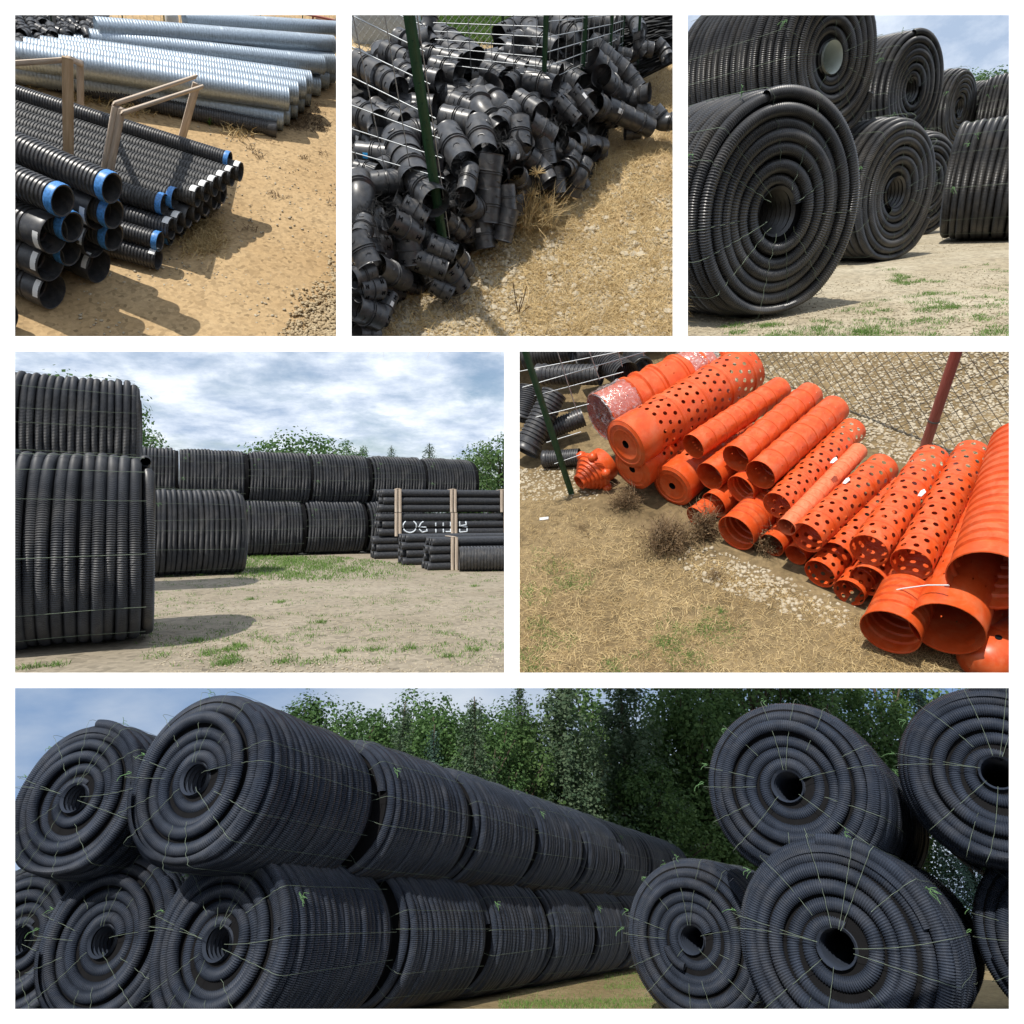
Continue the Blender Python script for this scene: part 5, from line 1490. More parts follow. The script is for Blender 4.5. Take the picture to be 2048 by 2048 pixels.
def fitting_meshes():
    out = {}
    g = Geo().add(*ribbed_tube([(0, 0, 0), (0, 3.3, 0)], 1.0, (.47, .54)))
    for k in range(4):
        latch_g(g, .75, k * PI / 2 + .4, 1); latch_g(g, 2.55, k * PI / 2 + 1.1, -1)
    out['coupler'] = g.mesh('body', [M_FIT], 40)
    g = Geo().add(*ribbed_tube([(0, 0, 0), (0, 2.9, 0)], 1.0, (.46, .55)))
    g.add(*(lambda VF: (VF[0] + np.array([0, 2.7, 0]), VF[1]))(ribbed_tube([(0, 0, 0), (0, 2.9, 0)], .93, (.5, .58))))
    for k in range(4):
        latch_g(g, .7, k * PI / 2 + .4, 1); latch_g(g, 4.3, k * PI / 2 + 1.1, -1)
    out['double'] = g.mesh('body', [M_FIT], 40)
    g = Geo().add(*ribbed_tube(bend(42, 1.7, 1.7), 1.0, (.28, .34, .68, .74)))
    for k in range(4): latch_g(g, .65, k * PI / 2 + .4, 1)
    out['elbow'] = g.mesh('body', [M_FIT], 40)
    g = Geo().add(*ribbed_tube(bend(80, 1.3, 1.3, 1.7), 1.0, (.24, .30, .72, .78)))
    out['sharp'] = g.mesh('body', [M_FIT], 40)
    g = Geo().add(*ribbed_tube([(0, 0, 0), (0, 3.0, 0)], 1.0, (.5,)))
    for y in (.45, 2.55):
        for k in range(7):
            an = k / 7 * 2 * PI + y
            rot = np.array(Matrix.Rotation(-an, 3, 'Y'))
            for (dx, dy, sx, sy) in ((0, .14, .34, .07), (0, -.14, .34, .07), (0, 0, .10, .30)):
                V, Q = box_g((1.02, dy, dx), (.09, sy, sx)); V = V @ rot.T + np.array([0, y, 0]); g.add(V, Q, mi=1)
    out['slotted'] = g.mesh('body', [M_FIT, M_DARK], 40)  # slots are near-black bars, their inner shade only in the colour
    g = Geo().add(*ribbed_tube([(0, 0, 0), (0, 4.2, 0)], 1.0, (.2, .25, .75, .8)))
    g.add(*(lambda VF: (np.stack([VF[0][:, 1], VF[0][:, 0] + 2.1, VF[0][:, 2]], -1), VF[1]))(ribbed_tube([(0, .7, 0), (0, 2.4, 0)], .95, (.6, .75))))
    out['tee'] = g.mesh('body', [M_FIT], 40)
    g = Geo().add(*ribbed_tube([(0, 0, 0), (0, 1.3, 0)], 1.0, (.6,)))
    g.add(*lathe_g([(.01, .1), (.9, .1), (1.0, .02)], 22))
    out['cap'] = g.mesh('body', [M_FIT], 40)
    return out
M_FIT = mat('black_fitting_plastic', (0.044, 0.046, 0.051), 0.36, 0.35, 2.2, spec=0.55, dust=((0.16, 0.14, 0.115), 1.2, 0.5))
FIT = fitting_meshes()
FLEN = {'coupler': 3.3, 'double': 5.6, 'elbow': 4.2, 'sharp': 3.6, 'slotted': 3.0, 'tee': 4.2, 'cap': 1.3}
V, F = lathe_g([(1.035, .95), (1.035, 1.45)], 6, 1.2, 1.65)
ME_FLAB = mesh('sticker', V, F, [M_STICK], 60)
ME_FLABB = mesh('sticker', V, F, [M_BLUELAB], 60)
FX = np.array([(-100, 2050), (60, 1960), (230, 1850), (330, 1680), (640, 1660), (715, 1500), (745, 1385), (960, 1375), (1010, 1180), (1240, 1130), (1390, 1045), (1465, 860), (1500, 765), (1860, 750)], float)
BX = np.array([(-100, 330), (60, 310), (250, 262), (330, 190), (540, 165), (770, 250), (800, 330), (915, 320), (935, 60), (1900, 60)], float)
def front2(x): return float(np.interp(x, FX[:, 0], FX[:, 1]))
def back2(x): return float(np.interp(x, BX[:, 0], BX[:, 1]))
def heap_z(x, y): return min(.46, max(0.0, (front2(x) - y) * .00085))
def fitting(e, f, r, kind, label, group, sticker=None, lift=0.0, seed=0, yard=Y2, zfun=heap_z):
    if yard is Y2:
        dx = max(0.0, 95 - min(e[0], f[0]))
        e = (e[0] + dx, e[1]); f = (f[0] + dx, f[1])
    za, zb = zfun(*e) + lift, zfun(*f) + lift
    A0 = yard.g(e[0], e[1], 0.05); R = r * yard.mpp(A0)
    A = yard.g(e[0], e[1], za + R * .8); B = yard.g(f[0], f[1], zb + R * .8)
    d = B - A
    rr = random.Random(seed * 7 + int(e[0]) * 3 + int(e[1]))
    L = float(np.linalg.norm(d)) / R
    k = L / FLEN[kind]
    k = min(1.35, max(.75, k))
    mid = (A + B) / 2; dn = d / (np.linalg.norm(d) + 1e-9)
    A = mid - dn * FLEN[kind] * k * R / 2
    t = thing('pipe_fitting', label, 'pipe fitting', yard.M @ LRS(A, frame_y(d, rr.uniform(0, 6.28)), (R, R * k, R)), group)
    new_obj('body', FIT[kind], t)
    if sticker:
        new_obj('sticker', ME_FLABB if sticker == 'blue' else ME_FLAB, t, Matrix.Rotation(rr.uniform(-.8, .8), 4, 'Y'))
    return t
HAND = [
 ((775, 545), (785, 700), 58, 'elbow', 'black elbow with double ridge at the top of the spill in front of the fence', 0),
 ((640, 570), (730, 605), 47, 'coupler', 'black coupler with open mouth facing left, highest left in the spill', 0),
 ((570, 655), (725, 690), 58, 'coupler', 'black coupler lying level, left of the ridged elbow', 0),
 ((762, 695), (800, 865), 62, 'coupler', 'shiny black coupler pointing down, upper middle of the spill', 0),
 ((595, 740), (690, 915), 62, 'coupler', 'black coupler with wide dark mouth just right of the tall green post', 0),
 ((985, 660), (995, 820), 53, 'coupler', 'shiny black coupler standing upright right of the middle', 0),
 ((865, 865), (1025, 818), 50, 'coupler', 'shiny black coupler lying across the middle of the spill', 1),
 ((950, 610), (880, 700), 49, 'coupler', 'black coupler leaning left above the shiny upright one', 0),
 ((985, 550), (1105, 625), 47, 'coupler', 'black coupler below the second green post', 0),
 ((840, 560), (915, 610), 57, 'elbow', 'netted black elbow right of the ridged elbow', 0),
 ((1120, 765), (1145, 905), 49, 'coupler', 'shiny black coupler pointing down right of the upright one', 0),
 ((1040, 860), (1180, 975), 51, 'elbow', 'black elbow with dark slit mouth below the right couplers', 0),
 ((1275, 780), (1460, 805), 43, 'double', 'long black coupler pointing right onto the straw', 0),
 ((1245, 800), (1300, 835), 38, 'coupler', 'black ring mouth beside the long coupler on the right', 0),
 ((1290, 855), (1235, 985), 44, 'elbow', 'black elbow bent downwards at the right edge of the spill', 0),
 ((1355, 890), (1280, 1055), 45, 'elbow', 'outermost black elbow at the right edge of the spill on straw', 0),
 ((1190, 925), (1205, 1070), 43, 'coupler', 'black coupler pointing down left of the outermost elbow', 0),
 ((828, 890), (815, 1010), 62, 'coupler', 'black coupler with ridges above the big front coupler', 0),
 ((820, 1030), (808, 1230), 64, 'coupler', 'big black coupler pointing straight down at the front of the spill', 0),
 ((785, 1235), (800, 1350), 56, 'coupler', 'dark coupler with white sticker lowest at the front of the spill', 1),
 ((915, 1030), (925, 1150), 46, 'coupler', 'black coupler right of the big front coupler', 0),
 ((932, 1150), (892, 1330), 54, 'coupler', 'black coupler pointing down beside the dry grass tuft', 0),
 ((720, 930), (690, 1070), 42, 'coupler', 'slim black coupler left of the big front coupler', 0),
 ((690, 1090), (760, 1210), 49, 'elbow', 'black elbow with white sticker left of the big front coupler', 1),
 ((955, 930), (1010, 1020), 47, 'coupler', 'dark coupler in the hollow behind the dry grass tuft', 0),
 ((1070, 690), (1150, 745), 51, 'coupler', 'torn looking black coupler at the foot of the second green post', 0),
 ((1265, 475), (1410, 660), 37, 'slotted', 'slim slotted black coupler sloping down under the third green post', 1),
 ((1195, 545), (1310, 665), 33, 'slotted', 'slimmest slotted black coupler left of the other sloping one', 1),
 ((1385, 555), (1480, 610), 46, 'coupler', 'black coupler right of the sloping slotted ones', 0),
 ((1465, 590), (1715, 705), 50, 'double', 'long black double coupler lying on straw at the right', 1),
 ((1630, 600), (1745, 655), 46, 'coupler', 'black coupler behind the long double coupler at the right', 0),
 ((1750, 635), (1815, 715), 48, 'elbow', 'black elbow furthest right on the straw', 0),
 ((1575, 735), (1655, 728), 35, 'coupler', 'small black coupler alone on the straw at the right', 0),
 ((1550, 510), (1690, 580), 46, 'elbow', 'black elbow above the long double coupler', 0),
 ((1440, 415), (1535, 520), 49, 'coupler', 'black coupler with white sticker sloping down behind the third green post', 1),
 ((1390, 325), (1480, 420), 51, 'coupler', 'black coupler upright behind the third green post', 0),
 ((1370, 235), (1570, 395), 46, 'double', 'long black double coupler sloping right in the far heap', 0),
 ((1575, 395), (1645, 490), 43, 'coupler', 'black coupler at the lower end of the far heap', 0),
 ((1165, 120), (1335, 225), 62, 'double', 'thick black fitting sloping right near the top behind the second green post', 1),
 ((1050, 205), (1205, 275), 46, 'coupler', 'black coupler below the thick sloping fitting', 0),
 ((920, 285), (1095, 312), 47, 'coupler', 'black coupler at the foot of the chain link fence in the middle', 1),
 ((1290, 115), (1490, 140), 51, 'double', 'black double coupler lying level at the top right', 0),
 ((65, 345), (195, 425), 56, 'coupler', 'dark black coupler high behind the fence at the left edge', 0),
 ((90, 620), (205, 685), 61, 'coupler', 'large black coupler behind the fence at the left edge, middle height', 0),
 ((220, 635), (355, 690), 51, 'coupler', 'black coupler with blue sticker behind the fence, upper', 'blue'),
 ((75, 845), (255, 862), 51, 'coupler', 'black coupler with blue sticker behind the fence, lower', 'blue'),
 ((70, 940), (180, 965), 46, 'coupler', 'black coupler with blue sticker at the very left edge', 'blue'),
 ((230, 935), (310, 895), 49, 'coupler', 'shiny black coupler right of the lower blue sticker', 0),
 ((175, 1015), (345, 995), 53, 'coupler', 'black coupler with white sticker low behind the fence', 1),
 ((320, 770), (425, 1010), 76, 'double', 'thickest black fitting leaning behind the fence left of the green post', 0),
 ((420, 990), (530, 1120), 65, 'coupler', 'thick black coupler low behind the green post', 0),
 ((385, 745), (500, 715), 56, 'sharp', 'black elbow curving behind the green post', 0),
 ((235, 430), (325, 495), 51, 'coupler', 'black coupler behind the fence above the blue sticker', 0),
 ((330, 385), (395, 435), 46, 'coupler', 'black coupler with open mouth left of the green post', 0),
 ((440, 420), (540, 445), 46, 'coupler', 'black coupler with grid shadow in its mouth, right of the green post', 0),
 ((510, 375), (655, 412), 49, 'coupler', 'dusty black coupler pointing right, behind the green post', 0),
 ((320, 215), (480, 290), 46, 'elbow', 'black elbow on the heap top left of the green post', 0),
 ((250, 285), (430, 365), 46, 'double', 'black double coupler below the heap top at the left', 0),
 ((435, 195), (525, 275), 47, 'coupler', 'black coupler on the heap top right of the green post', 0),
 ((550, 195), (755, 325), 50, 'double', 'row of joined black couplers on the heap top sloping right', 0),
 ((545, 255), (705, 345), 46, 'double', 'joined black couplers with pale blue tape on the heap top', 0),
 ((470, 300), (670, 355), 47, 'double', 'black double coupler on the heap top with a blue tape mark', 0),
 ((810, 385), (910, 445), 46, 'coupler', 'black coupler in the gap before the second green post', 0),
 ((925, 475), (1005, 420), 43, 'coupler', 'black coupler with mouth facing up in the gap', 0),
 ((1030, 445), (1190, 485), 51, 'coupler', 'black coupler behind the second green post', 0),
 ((850, 345), (1010, 395), 49, 'double', 'dusty double coupler below the chain link fence', 0),
 ((1005, 378), (1195, 412), 49, 'double', 'black double coupler crossing behind the second green post', 0),
 ((85, 1000), (120, 1160), 66, 'sharp', 'netted black elbow at the left edge low in front', 0),
 ((270, 1205), (430, 1300), 56, 'slotted', 'slotted black coupler in netting, upper of the front left group', 0),
 ((345, 1130), (480, 1215), 51, 'slotted', 'slotted black coupler half covered by netting near the green post foot', 0),
 ((378, 1305), (398, 1450), 61, 'slotted', 'slotted black coupler upright in the front left group', 0),
 ((410, 1425), (590, 1490), 62, 'slotted', 'slotted black coupler lying level at the front of the left group', 0),
 ((585, 1465), (665, 1590), 61, 'slotted', 'slotted black coupler with white sticker furthest right in the left group', 1),
 ((490, 1345), (635, 1410), 56, 'slotted', 'slotted black coupler behind the level one in the left group', 0),
 ((630, 1390), (695, 1490), 51, 'coupler', 'netted black coupler at the right end of the left group', 0),
 ((190, 1465), (355, 1545), 58, 'coupler', 'smooth black coupler at the front of the left group', 0),
 ((70, 1330), (125, 1445), 61, 'coupler', 'black coupler upright at the left edge of the left group', 0),
 ((60, 1525), (110, 1505), 50, 'coupler', 'black coupler cut off by the left edge above the slotted one', 0),
 ((75, 1600), (200, 1588), 60, 'slotted', 'slotted black coupler at the left edge near the bottom', 1),
 ((285, 1625), (220, 1780), 43, 'slotted', 'small slotted black coupler standing on stones at the bottom left', 1),
 ((60, 1700), (160, 1745), 70, 'coupler', 'dark thick coupler in the bottom left corner', 0),
 ((100, 1845), (200, 1850), 50, 'coupler', 'black coupler cut off by the bottom edge at left', 0),
 ((510, 1560), (620, 1625), 52, 'slotted', 'slotted black coupler under the furthest right one of the left group', 0),
 ((140, 1225), (115, 1310), 46, 'coupler', 'small black coupler in netting at the left edge', 0),
]
GH = 'black fittings one can tell apart in the heap'
for i, (e, f, r, kind, lab, st) in enumerate(HAND):
    fitting(e, f, r, kind, lab, GH, 'blue' if st == 'blue' else ('white' if st else None), lift=.03, seed=i)
# the rest of the heap
rr = random.Random(77)
kinds = ['coupler', 'coupler', 'elbow', 'sharp', 'coupler', 'double', 'slotted']
n = 0
while n < 185:
    x = rr.uniform(75, 1800); y = rr.uniform(70, 1800)
    if y > front2(x) - 90 or y < back2(x) + 15: continue
    if x > 1480 and y > 430 and rr.random() < .75: continue
    if x > 1620 and y > 300: continue
    if x > 1480 + (y * .0) and y > 520: continue
    far = y < 420 and x > 1400
    r = rr.uniform(26, 36) if far else rr.uniform(42, 54)
    a = rr.uniform(-.7, 1.4) if rr.random() < .75 else rr.uniform(0, 6.28)
    L = r * rr.uniform(2.4, 3.2)
    e = (x - math.cos(a) * L / 2, y - math.sin(a) * L / 2); f = (x + math.cos(a) * L / 2, y + math.sin(a) * L / 2)
    kd = rr.choice(kinds)
    kw = {'coupler': 'straight coupler', 'elbow': 'bent elbow', 'sharp': 'sharply bent elbow', 'double': 'long double coupler', 'slotted': 'slotted coupler'}[kd]
    if far: where = 'in the distant heap, ' + ('left of the tarpaulin' if x < 1620 else 'by the tarpaulin'); gr_ = 'fittings in the distant heap'
    elif x < 560:
        where = ('on the heap top by the grey tank' if y < 420 else 'deep in the heap above the blue stickers' if y < 640 else 'deep in the heap level with the blue stickers' if y < 920 else 'low in the heap left of the post foot' if y < 1180 else 'buried in the front left group, ' + ('at the left edge' if x < 220 else 'at its middle' if x < 400 else 'towards the plastic bag') + (', upper' if y < 1330 else ', lower' if y > 1480 else ', mid height'))
        gr_ = 'fittings deep in the left heap'
    elif y < 560:
        where = 'packed in the heap ' + ('right of the tall post' if x < 800 else 'left of the second post' if x < 1110 else ('between second and third posts, upper' if y < 260 else 'between second and third posts, lower') if x < 1340 else 'right of the third post')
        gr_ = 'fittings behind the wire fence'
    else:
        where = 'half buried in the spill, ' + ('near the tall post' if x < 740 else 'at its middle' if x < 1000 else 'towards the right end')
        where += ', high up' if y < 760 else ', low down' if y > 980 else ''
        gr_ = 'fittings half buried in the spill'
    lab = f'black {kw} {where}'
    fitting(e, f, r, kd, lab, gr_, 'white' if rr.random() < .2 else None, lift=-.085 if not far else -.02, seed=n)
    n += 1
# black sheet added as dark fill under the heap, netting strands over it
V = []; nu, nv = 70, 70
for i in range(nu):
    x = 24 + (1850 - 24) * i / (nu - 1)
    y0, y1 = back2(x) - 5, front2(x) - 60
    if x > 1500: y1 = 520 - (x - 1500) * .5
    for j in range(nv):
        y = y0 + (y1 - y0) * j / (nv - 1)
        V.append(Y2.g(x, y, max(.0, heap_z(x, y) - .05 - .05 * rr.random())))
M_NET = mat('black_netting', (0.012, 0.012, 0.012), 0.7, .4, 30, bump=.6, bscale=80)
tag(new_obj('netting', mesh('netting', np.array(V), grid_faces(nu, nv), [M_NET], 180), None, Y2.M), 'black netting sheet added as dark fill under the heap of fittings', 'netting', kind='stuff')
g = Geo(); rng = np.random.default_rng(22)
for (x, y, wx, wy, n_) in [(640, 1120, 60, 90, 50), (250, 1160, 110, 70, 60), (640, 1690, 22, 60, 26), (870, 770, 70, 60, 40), (700, 900, 70, 60, 40), (1150, 700, 120, 60, 40), (120, 1150, 70, 110, 40)]:
    for k in range(n_):
        a = np.array([x + rng.normal(0, wx * .6), y + rng.normal(0, wy * .6)]); b = a + rng.normal(0, 45, 2); c_ = (a + b) / 2 + rng.normal(0, 20, 2)
        P = [Y2.g(p[0], p[1], heap_z(*p) + .10 + rng.uniform(-.02, .03)) for p in (a, c_, b)]
        g.add(*tube_g(P, .0011, 3))
tag(new_obj('netting_strands', g.mesh('netting_strands', [M_NET]), None, Y2.M), 'loose black netting strands draped over the couplers', 'netting', kind='stuff')

# fences
def fence_panel(t, yard, A, B, H, nh, nv, r, first=0.0):
    A, B = np.asarray(A, float), np.asarray(B, float); up = np.array([0, 0, 1.0])
    for k in range(nh):
        z = first + (H - first) * k / (nh - 1)
        rod(t, 'wire', A + up * z, B + up * z, r, ME_ROD)
    for k in range(nv):
        P = A + (B - A) * (k + .5) / nv
        rod(t, 'wire', P + up * first, P + up * H, r, ME_ROD)
u2 = Y2.mpp(Y2.g(550, 1200))
t = thing('wire_fence', 'welded wire fence panel on the tall green post at the left', 'fence', Y2.M, 'wire fences by the fittings heap')
A = Y2.g(562, 1292, .30); topA = Y2.over(A, 375, 40)
tpost(t, A - (topA - A) * .28, topA, 44 * u2, Y2)
P0 = Y2.g(598, 1312); P1 = Y2.g(20, 1090)
dirp = P1 - P0
upv = topA - A; upv /= np.linalg.norm(upv)
Hh = np.linalg.norm(topA - A)
Pl = Y2.g(16, 1120, .30)
for (xr, yr, yl) in [(600, 1312, 1140), (592, 1210, 1050), (586, 1105, 940), (575, 985, 825), (562, 872, 695), (552, 765, 562), (530, 655, 400), (498, 465, 235), (470, 285, 60), (452, 140, -60)]:
    rod(t, 'wire', Y2.over(A, xr, yr), Y2.over(Pl, 14, yl), 2.6 * u2, ME_ROD)
for (x0_, y0_, x1_, y1_, q) in [(604, 1315, 420, 40, 0.0), (440, 1250, 240, 40, .3), (300, 1190, 62, 40, .55), (130, 980, 62, 780, .85)]:
    Pm = A * (1 - q) + Pl * q
    rod(t, 'wire', Y2.over(Pm, x0_, y0_), Y2.over(Pm, x1_, y1_), 2.6 * u2, ME_ROD)
t = thing('wire_fence', 'wire fence with a row of green posts running back behind the spill', 'fence', Y2.M, 'wire fences by the fittings heap')
posts = [((1118, 672), (1140, 30), 26), ((1338, 525), (1360, 30), 22), ((1488, 420), (1505, 30), 20), ((1560, 350), (1570, 30), 16), ((1660, 330), (1660, 30), 14)]
tops = []
for (b_, tp, wd) in posts:
    B_ = Y2.g(*b_, .30); T_ = Y2.over(B_, *tp); tops.append((B_, T_))
    tpost(t, B_ - np.array([0, 0, .3]), T_, wd * Y2.mpp(B_), Y2)
Bk = Y2.g(560, 560, .34); Tk = Y2.over(Bk, 505, 30)
segs = [(Bk, Tk, tops[0][0], tops[0][1], .42)] + [(tops[i][0], tops[i][1], tops[i + 1][0], tops[i + 1][1], .12) for i in range(3)]
for (a0, a1, b0, b1, fr) in segs:
    for k in range(8):
        q = fr + (1 - fr) * k / 7
        rod(t, 'wire', a0 + (a1 - a0) * q, b0 + (b1 - b0) * q, 2.4 * u2, ME_ROD)
    for k in range(5):
        q = (k + .6) / 5
        lo = a0 + (b0 - a0) * q; hi = a1 + (b1 - a1) * q
        rod(t, 'wire', lo + (hi - lo) * fr, hi, 2.0 * u2, ME_ROD)
t = thing('chain_link_fence', 'chain link fence with dark posts between the heap and the field', 'fence', Y2.M)
CA = Y2.g(20, 400); CB = Y2.g(960, 345)
chain_link(Y2, CA, CB, .62, .62, .058, .0024, t)
for (b_, tp, wd) in [((515, 372), (500, 20), 22), ((905, 348), (897, 20), 16)]:
    B_ = Y2.g(*b_); tpost(t, B_, Y2.over(B_, *tp), wd * Y2.mpp(B_), Y2)
# grey tank and pale wall behind the fence
B_ = Y2.g(250, 300); R = 200 * Y2.mpp(B_)
V, F = lathe_g([(.01, -.25), (.45, -.22), (.8, -.12), (.96, 0), (1.0, .15), (1.0, 1.1)], 48)
M_TANK = mat('pale_grey_tank', (0.46, 0.52, 0.58), 0.45, .05, 2)
CT = Y2.over(B_, 235, 262)
t = thing('storage_tank', 'rounded pale grey tank end behind the chain link fence', 'tank', Y2.M @ LRS(CT + np.array([0, .3, 0]), frame_y((-.1, 1, 0)), R))
new_obj('shell', mesh('shell', V, F, [M_TANK], 60), t)
# field grass
rng = np.random.default_rng(23)
P = px_scatter(Y2, 9000, 420, 1000, -40, 250, rng)
V, Q, Tr = blades_g(P, .09, .005, .6, rng)
tag(new_obj('field_grass', Geo().add(V, Q, Tr).mesh('field_grass', [M_GRASS]), None, Y2.M), 'long green grass of the field beyond the chain link fence', 'grass', kind='stuff')
# straw and stones
P = px_scatter(Y2, 24000, 160, 1845, 255, 1880, rng, lambda a, b: (b > front2(a) - 60 or (a > 1640 and b > 260)) and rng.random() < (.35 + .65 * (b < 1300) if a < 1000 else .95) * (.55 + .45 * math.sin(a * .021 + b * .013) * math.sin(b * .017 - a * .008)))
V, Q, Tr = blades_g(P, .075, .0022, 2.4, rng)
g = Geo().add(V, Q, Tr)
tag(new_obj('straw', g.mesh('straw', [M_STRAW]), None, Y2.M), 'dry straw lying over the stones right of the heap', 'straw', kind='stuff')
P = px_scatter(Y2, 5600, 160, 1850, 900, 1880, rng, lambda a, b: b > front2(a) - 30 and rng.random() < (1.0 if a < 700 else .35 + .4 * (b > 1300)))
V, F = stones_g(P, rng.uniform(.006, .020, len(P)), rng)
tag(new_obj('gravel', Geo().add(V, None, F).mesh('gravel', [M_STONE]), None, Y2.M), 'small limestone gravel among the straw', 'gravel', kind='stuff')
gset = bpy.data.objects['straw_ground']
V0, F0 = ico()
STM = [mesh('stone', (V0 * (1 + np.random.default_rng(k).uniform(-.25, .25, (len(V0), 1)))) * np.array([1, .8, .6]), F0, [M_STONE], 35) for k in range(4)]
for k in range(110):
    while True:
        zx, zy = rng.uniform(230, 1860), rng.uniform(1150, 1880)
        if zy > front2(zx) + 10: break
    P_ = Y2.g(zx, zy)
    s = rng.uniform(.018, .034)
    new_obj('stone', STM[k % 4], gset, LRS((P_[0], P_[1], .006), Matrix.Rotation(rng.uniform(0, 6), 3, 'Z'), s))
# tall dry grass tuft, plastic bag, dead stalk
B_ = Y2.g(1040, 1250)
n_ = 420
P = np.tile(B_, (n_, 1)); P[:, :2] += rng.normal(0, .075, (n_, 2))
V, Q, Tr = blades_g(P, .30, .0034, .9, rng)
t = thing('grass_tuft', 'tall tuft of dry straw coloured grass with feathery heads by the spill', 'grass tuft', Y2.M)
new_obj('stems', Geo().add(V, Q, Tr).mesh('stems', [M_STRAW]), t)
for (x, y, z) in [(985, 1010, .25), (1090, 960, .34), (1060, 1080, .2), (1150, 1120, .14), (975, 1080, .2)]:
    H_ = Y2.over(B_, x, y)
    v = rng.normal(size=(40, 3)); v /= np.linalg.norm(v, axis=1)[:, None]; v[:, 2] = np.abs(v[:, 2]) * .8 + .1
    g = Geo()
    for q in v: g.add(*tube_g([H_, H_ + q * .035, H_ + q * .06 + np.array([0, 0, -.006])], .0011, 3))
    new_obj('seed_head', g.mesh('seed_head', [M_STRAW]), t)
B_ = Y2.g(660, 1340); R = 62 * Y2.mpp(B_)
Vb, Fb = lathe_g([(.02, -.1), (.6, -.05), (.95, .3), (.9, .8), (.55, 1.1), (.1, 1.2)], 30)
Vb = np.stack([Vb[:, 0], Vb[:, 2], Vb[:, 1] * .85], -1) + np.random.default_rng(9).normal(0, .035, Vb.shape)
M_BAG = bpy.data.materials.new('cloudy_plastic_bag'); M_BAG.use_nodes = True
bb = M_BAG.node_tree.nodes['Principled BSDF']; bb.inputs['Base Color'].default_value = (.42, .42, .33, 1); bb.inputs['Roughness'].default_value = .3; bb.inputs['Alpha'].default_value = .72
tag(new_obj('plastic_bag', mesh('plastic_bag', Vb, Fb, [M_BAG], 60), None, Y2.M @ LRS(B_, None, R)), 'cloudy plastic bag on the stones at the foot of the green post', 'bag')
B_ = Y2.g(985, 1735); g = Geo()
for (x, y) in [(955, 1560), (1005, 1640), (1030, 1580), (1045, 1690)]:
    g.add(*tube_g([B_, (B_ + Y2.over(B_, x, y)) / 2 + rng.normal(0, .004, 3), Y2.over(B_, x, y)], .003, 4))
tag(new_obj('dead_stalk', g.mesh('dead_stalk', [M_DEAD]), None, Y2.M), 'thin dead stalk standing in the straw near the bottom', 'stalk')
# distant grey tarpaulin
B_ = Y2.g(1795, 250); R = 40 * Y2.mpp(B_)
Vb, Fb = lathe_g([(1.2, 0), (1.1, .5), (.9, 1.3), (.6, 2.0), (.1, 2.4)], 20)
Vb = np.stack([Vb[:, 0], Vb[:, 2] * .7, Vb[:, 1]], -1) + np.random.default_rng(4).normal(0, .07, Vb.shape)
tag(new_obj('tarpaulin', mesh('tarpaulin', Vb, Fb, [M_TANK], 40), None, Y2.M @ LRS(B_, None, R)), 'crumpled pale grey tarpaulin at the upper right beyond the heap', 'tarpaulin')

# ---- behind the galvanised pipes of yard one: another heap behind wire, and a red beam
def z1(x, y): return .9 * max(0, 1 - abs(y - 60) / 260)
rr = random.Random(12)
for k in range(56):
    x = rr.uniform(-20, 530); y = rr.uniform(60, 245 - max(0, x - 380) * .4)
    a = rr.uniform(.2, 1.4); r = rr.uniform(18, 26); L = r * 3
    fitting((x - math.cos(a) * L / 2, y - math.sin(a) * L / 2), (x + math.cos(a) * L / 2, y + math.sin(a) * L / 2), r, ['coupler', 'elbow', 'double'][k % 3],
            'small black ' + ['coupler', 'elbow', 'double coupler'][k % 3] + ' beyond the galvanised pipes, ' + ('left of the first thin post' if x < 110 else 'between the first two thin posts' if x < 300 else 'right of the second thin post') + (', upper' if y < 140 else ', lower'), 'fittings beyond the galvanised pipes', None, 0.0, k, Y1, lambda a_, b_: .35)
V = [Y1.g(-60, 250, 0), Y1.g(545, 232, 0), Y1.g(625, 40, .35), Y1.g(-60, 40, .35)]  # one flat black quad below the small fittings
tag(new_obj('netting', mesh('netting', V, [[[0, 1, 2, 3]]], [M_NET]), None, Y1.M), 'flat black sheet under the heap beyond the galvanised pipes', 'netting', kind='stuff')
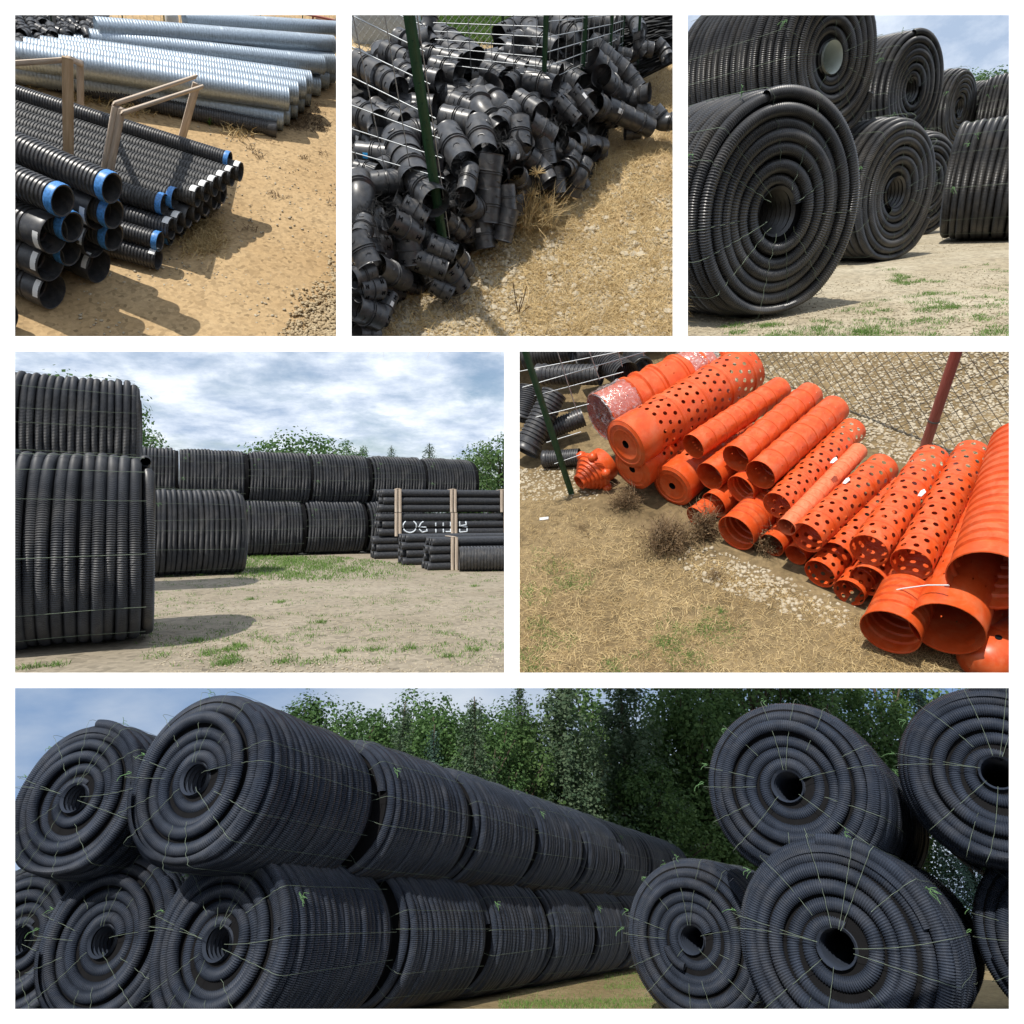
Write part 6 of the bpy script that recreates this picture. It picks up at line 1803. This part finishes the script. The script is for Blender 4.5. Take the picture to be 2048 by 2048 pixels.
t = thing('wire_fence', 'thin wire fence on green posts beyond the galvanised pipes', 'fence', Y1.M)
FA_, FB_ = Y1.g(-40, 262), Y1.g(560, 205)
u1 = Y1.mpp(FA_)
fence_panel(t, Y1, FA_, FB_, 1.7, 9, 16, 1.4 * u1)
for q in (.2, .55, .88):
    P_ = FA_ + (FB_ - FA_) * q
    tpost(t, P_, P_ + np.array([0, 0, 1.9]), 8 * u1, Y1)
t = thing('wire_fence', 'wire fence along the upper edge behind the highest galvanised pipes', 'fence', Y1.M)
FA_, FB_ = Y1.g(600, 135), Y1.g(1880, 118)
fence_panel(t, Y1, FA_, FB_, 1.2, 7, 40, 1.4 * u1)
for q in (.05, .2, .36, .6, .8):
    P_ = FA_ + (FB_ - FA_) * q
    tpost(t, P_, P_ + np.array([0, 0, 1.4]), 8 * u1, Y1)
B_ = Y1.g(1790, 100, .45)
t = thing('red_trailer_beam', 'red steel trailer beam at the upper right beyond the galvanised pipes', 'trailer', Y1.M @ LRS(B_, Matrix.Rotation(-.05, 3, 'Z')))
u_ = Y1.mpp(B_)
for n_, cc, ss in [('beam', (0, 0, 0), (280 * u_, 14 * u_, 9 * u_)), ('beam', (30 * u_, 0, -14 * u_), (150 * u_, 14 * u_, 9 * u_)), ('leg', (-60 * u_, 0, -20 * u_), (10 * u_, 10 * u_, 34 * u_)), ('leg', (90 * u_, 0, -20 * u_), (10 * u_, 10 * u_, 34 * u_))]:
    new_obj(n_, Geo().add(*box_g(cc, ss)).mesh(n_, [M_RUST]), t)
B_ = Y1.g(950, 120, 0); R = 34 * Y1.mpp(B_)
Vb, Fb = lathe_g([(1.0, 0), (1.0, .9), (.8, 1.3), (.4, 1.6), (.25, 1.9), (.02, 1.95)], 20)
Vb = np.stack([Vb[:, 0], Vb[:, 2], Vb[:, 1]], -1)
tag(new_obj('plastic_drum', mesh('plastic_drum', Vb, Fb, [M_TANK], 40), None, Y1.M @ LRS(B_, None, R)), 'pale grey rounded drum beyond the highest galvanised pipe', 'drum')
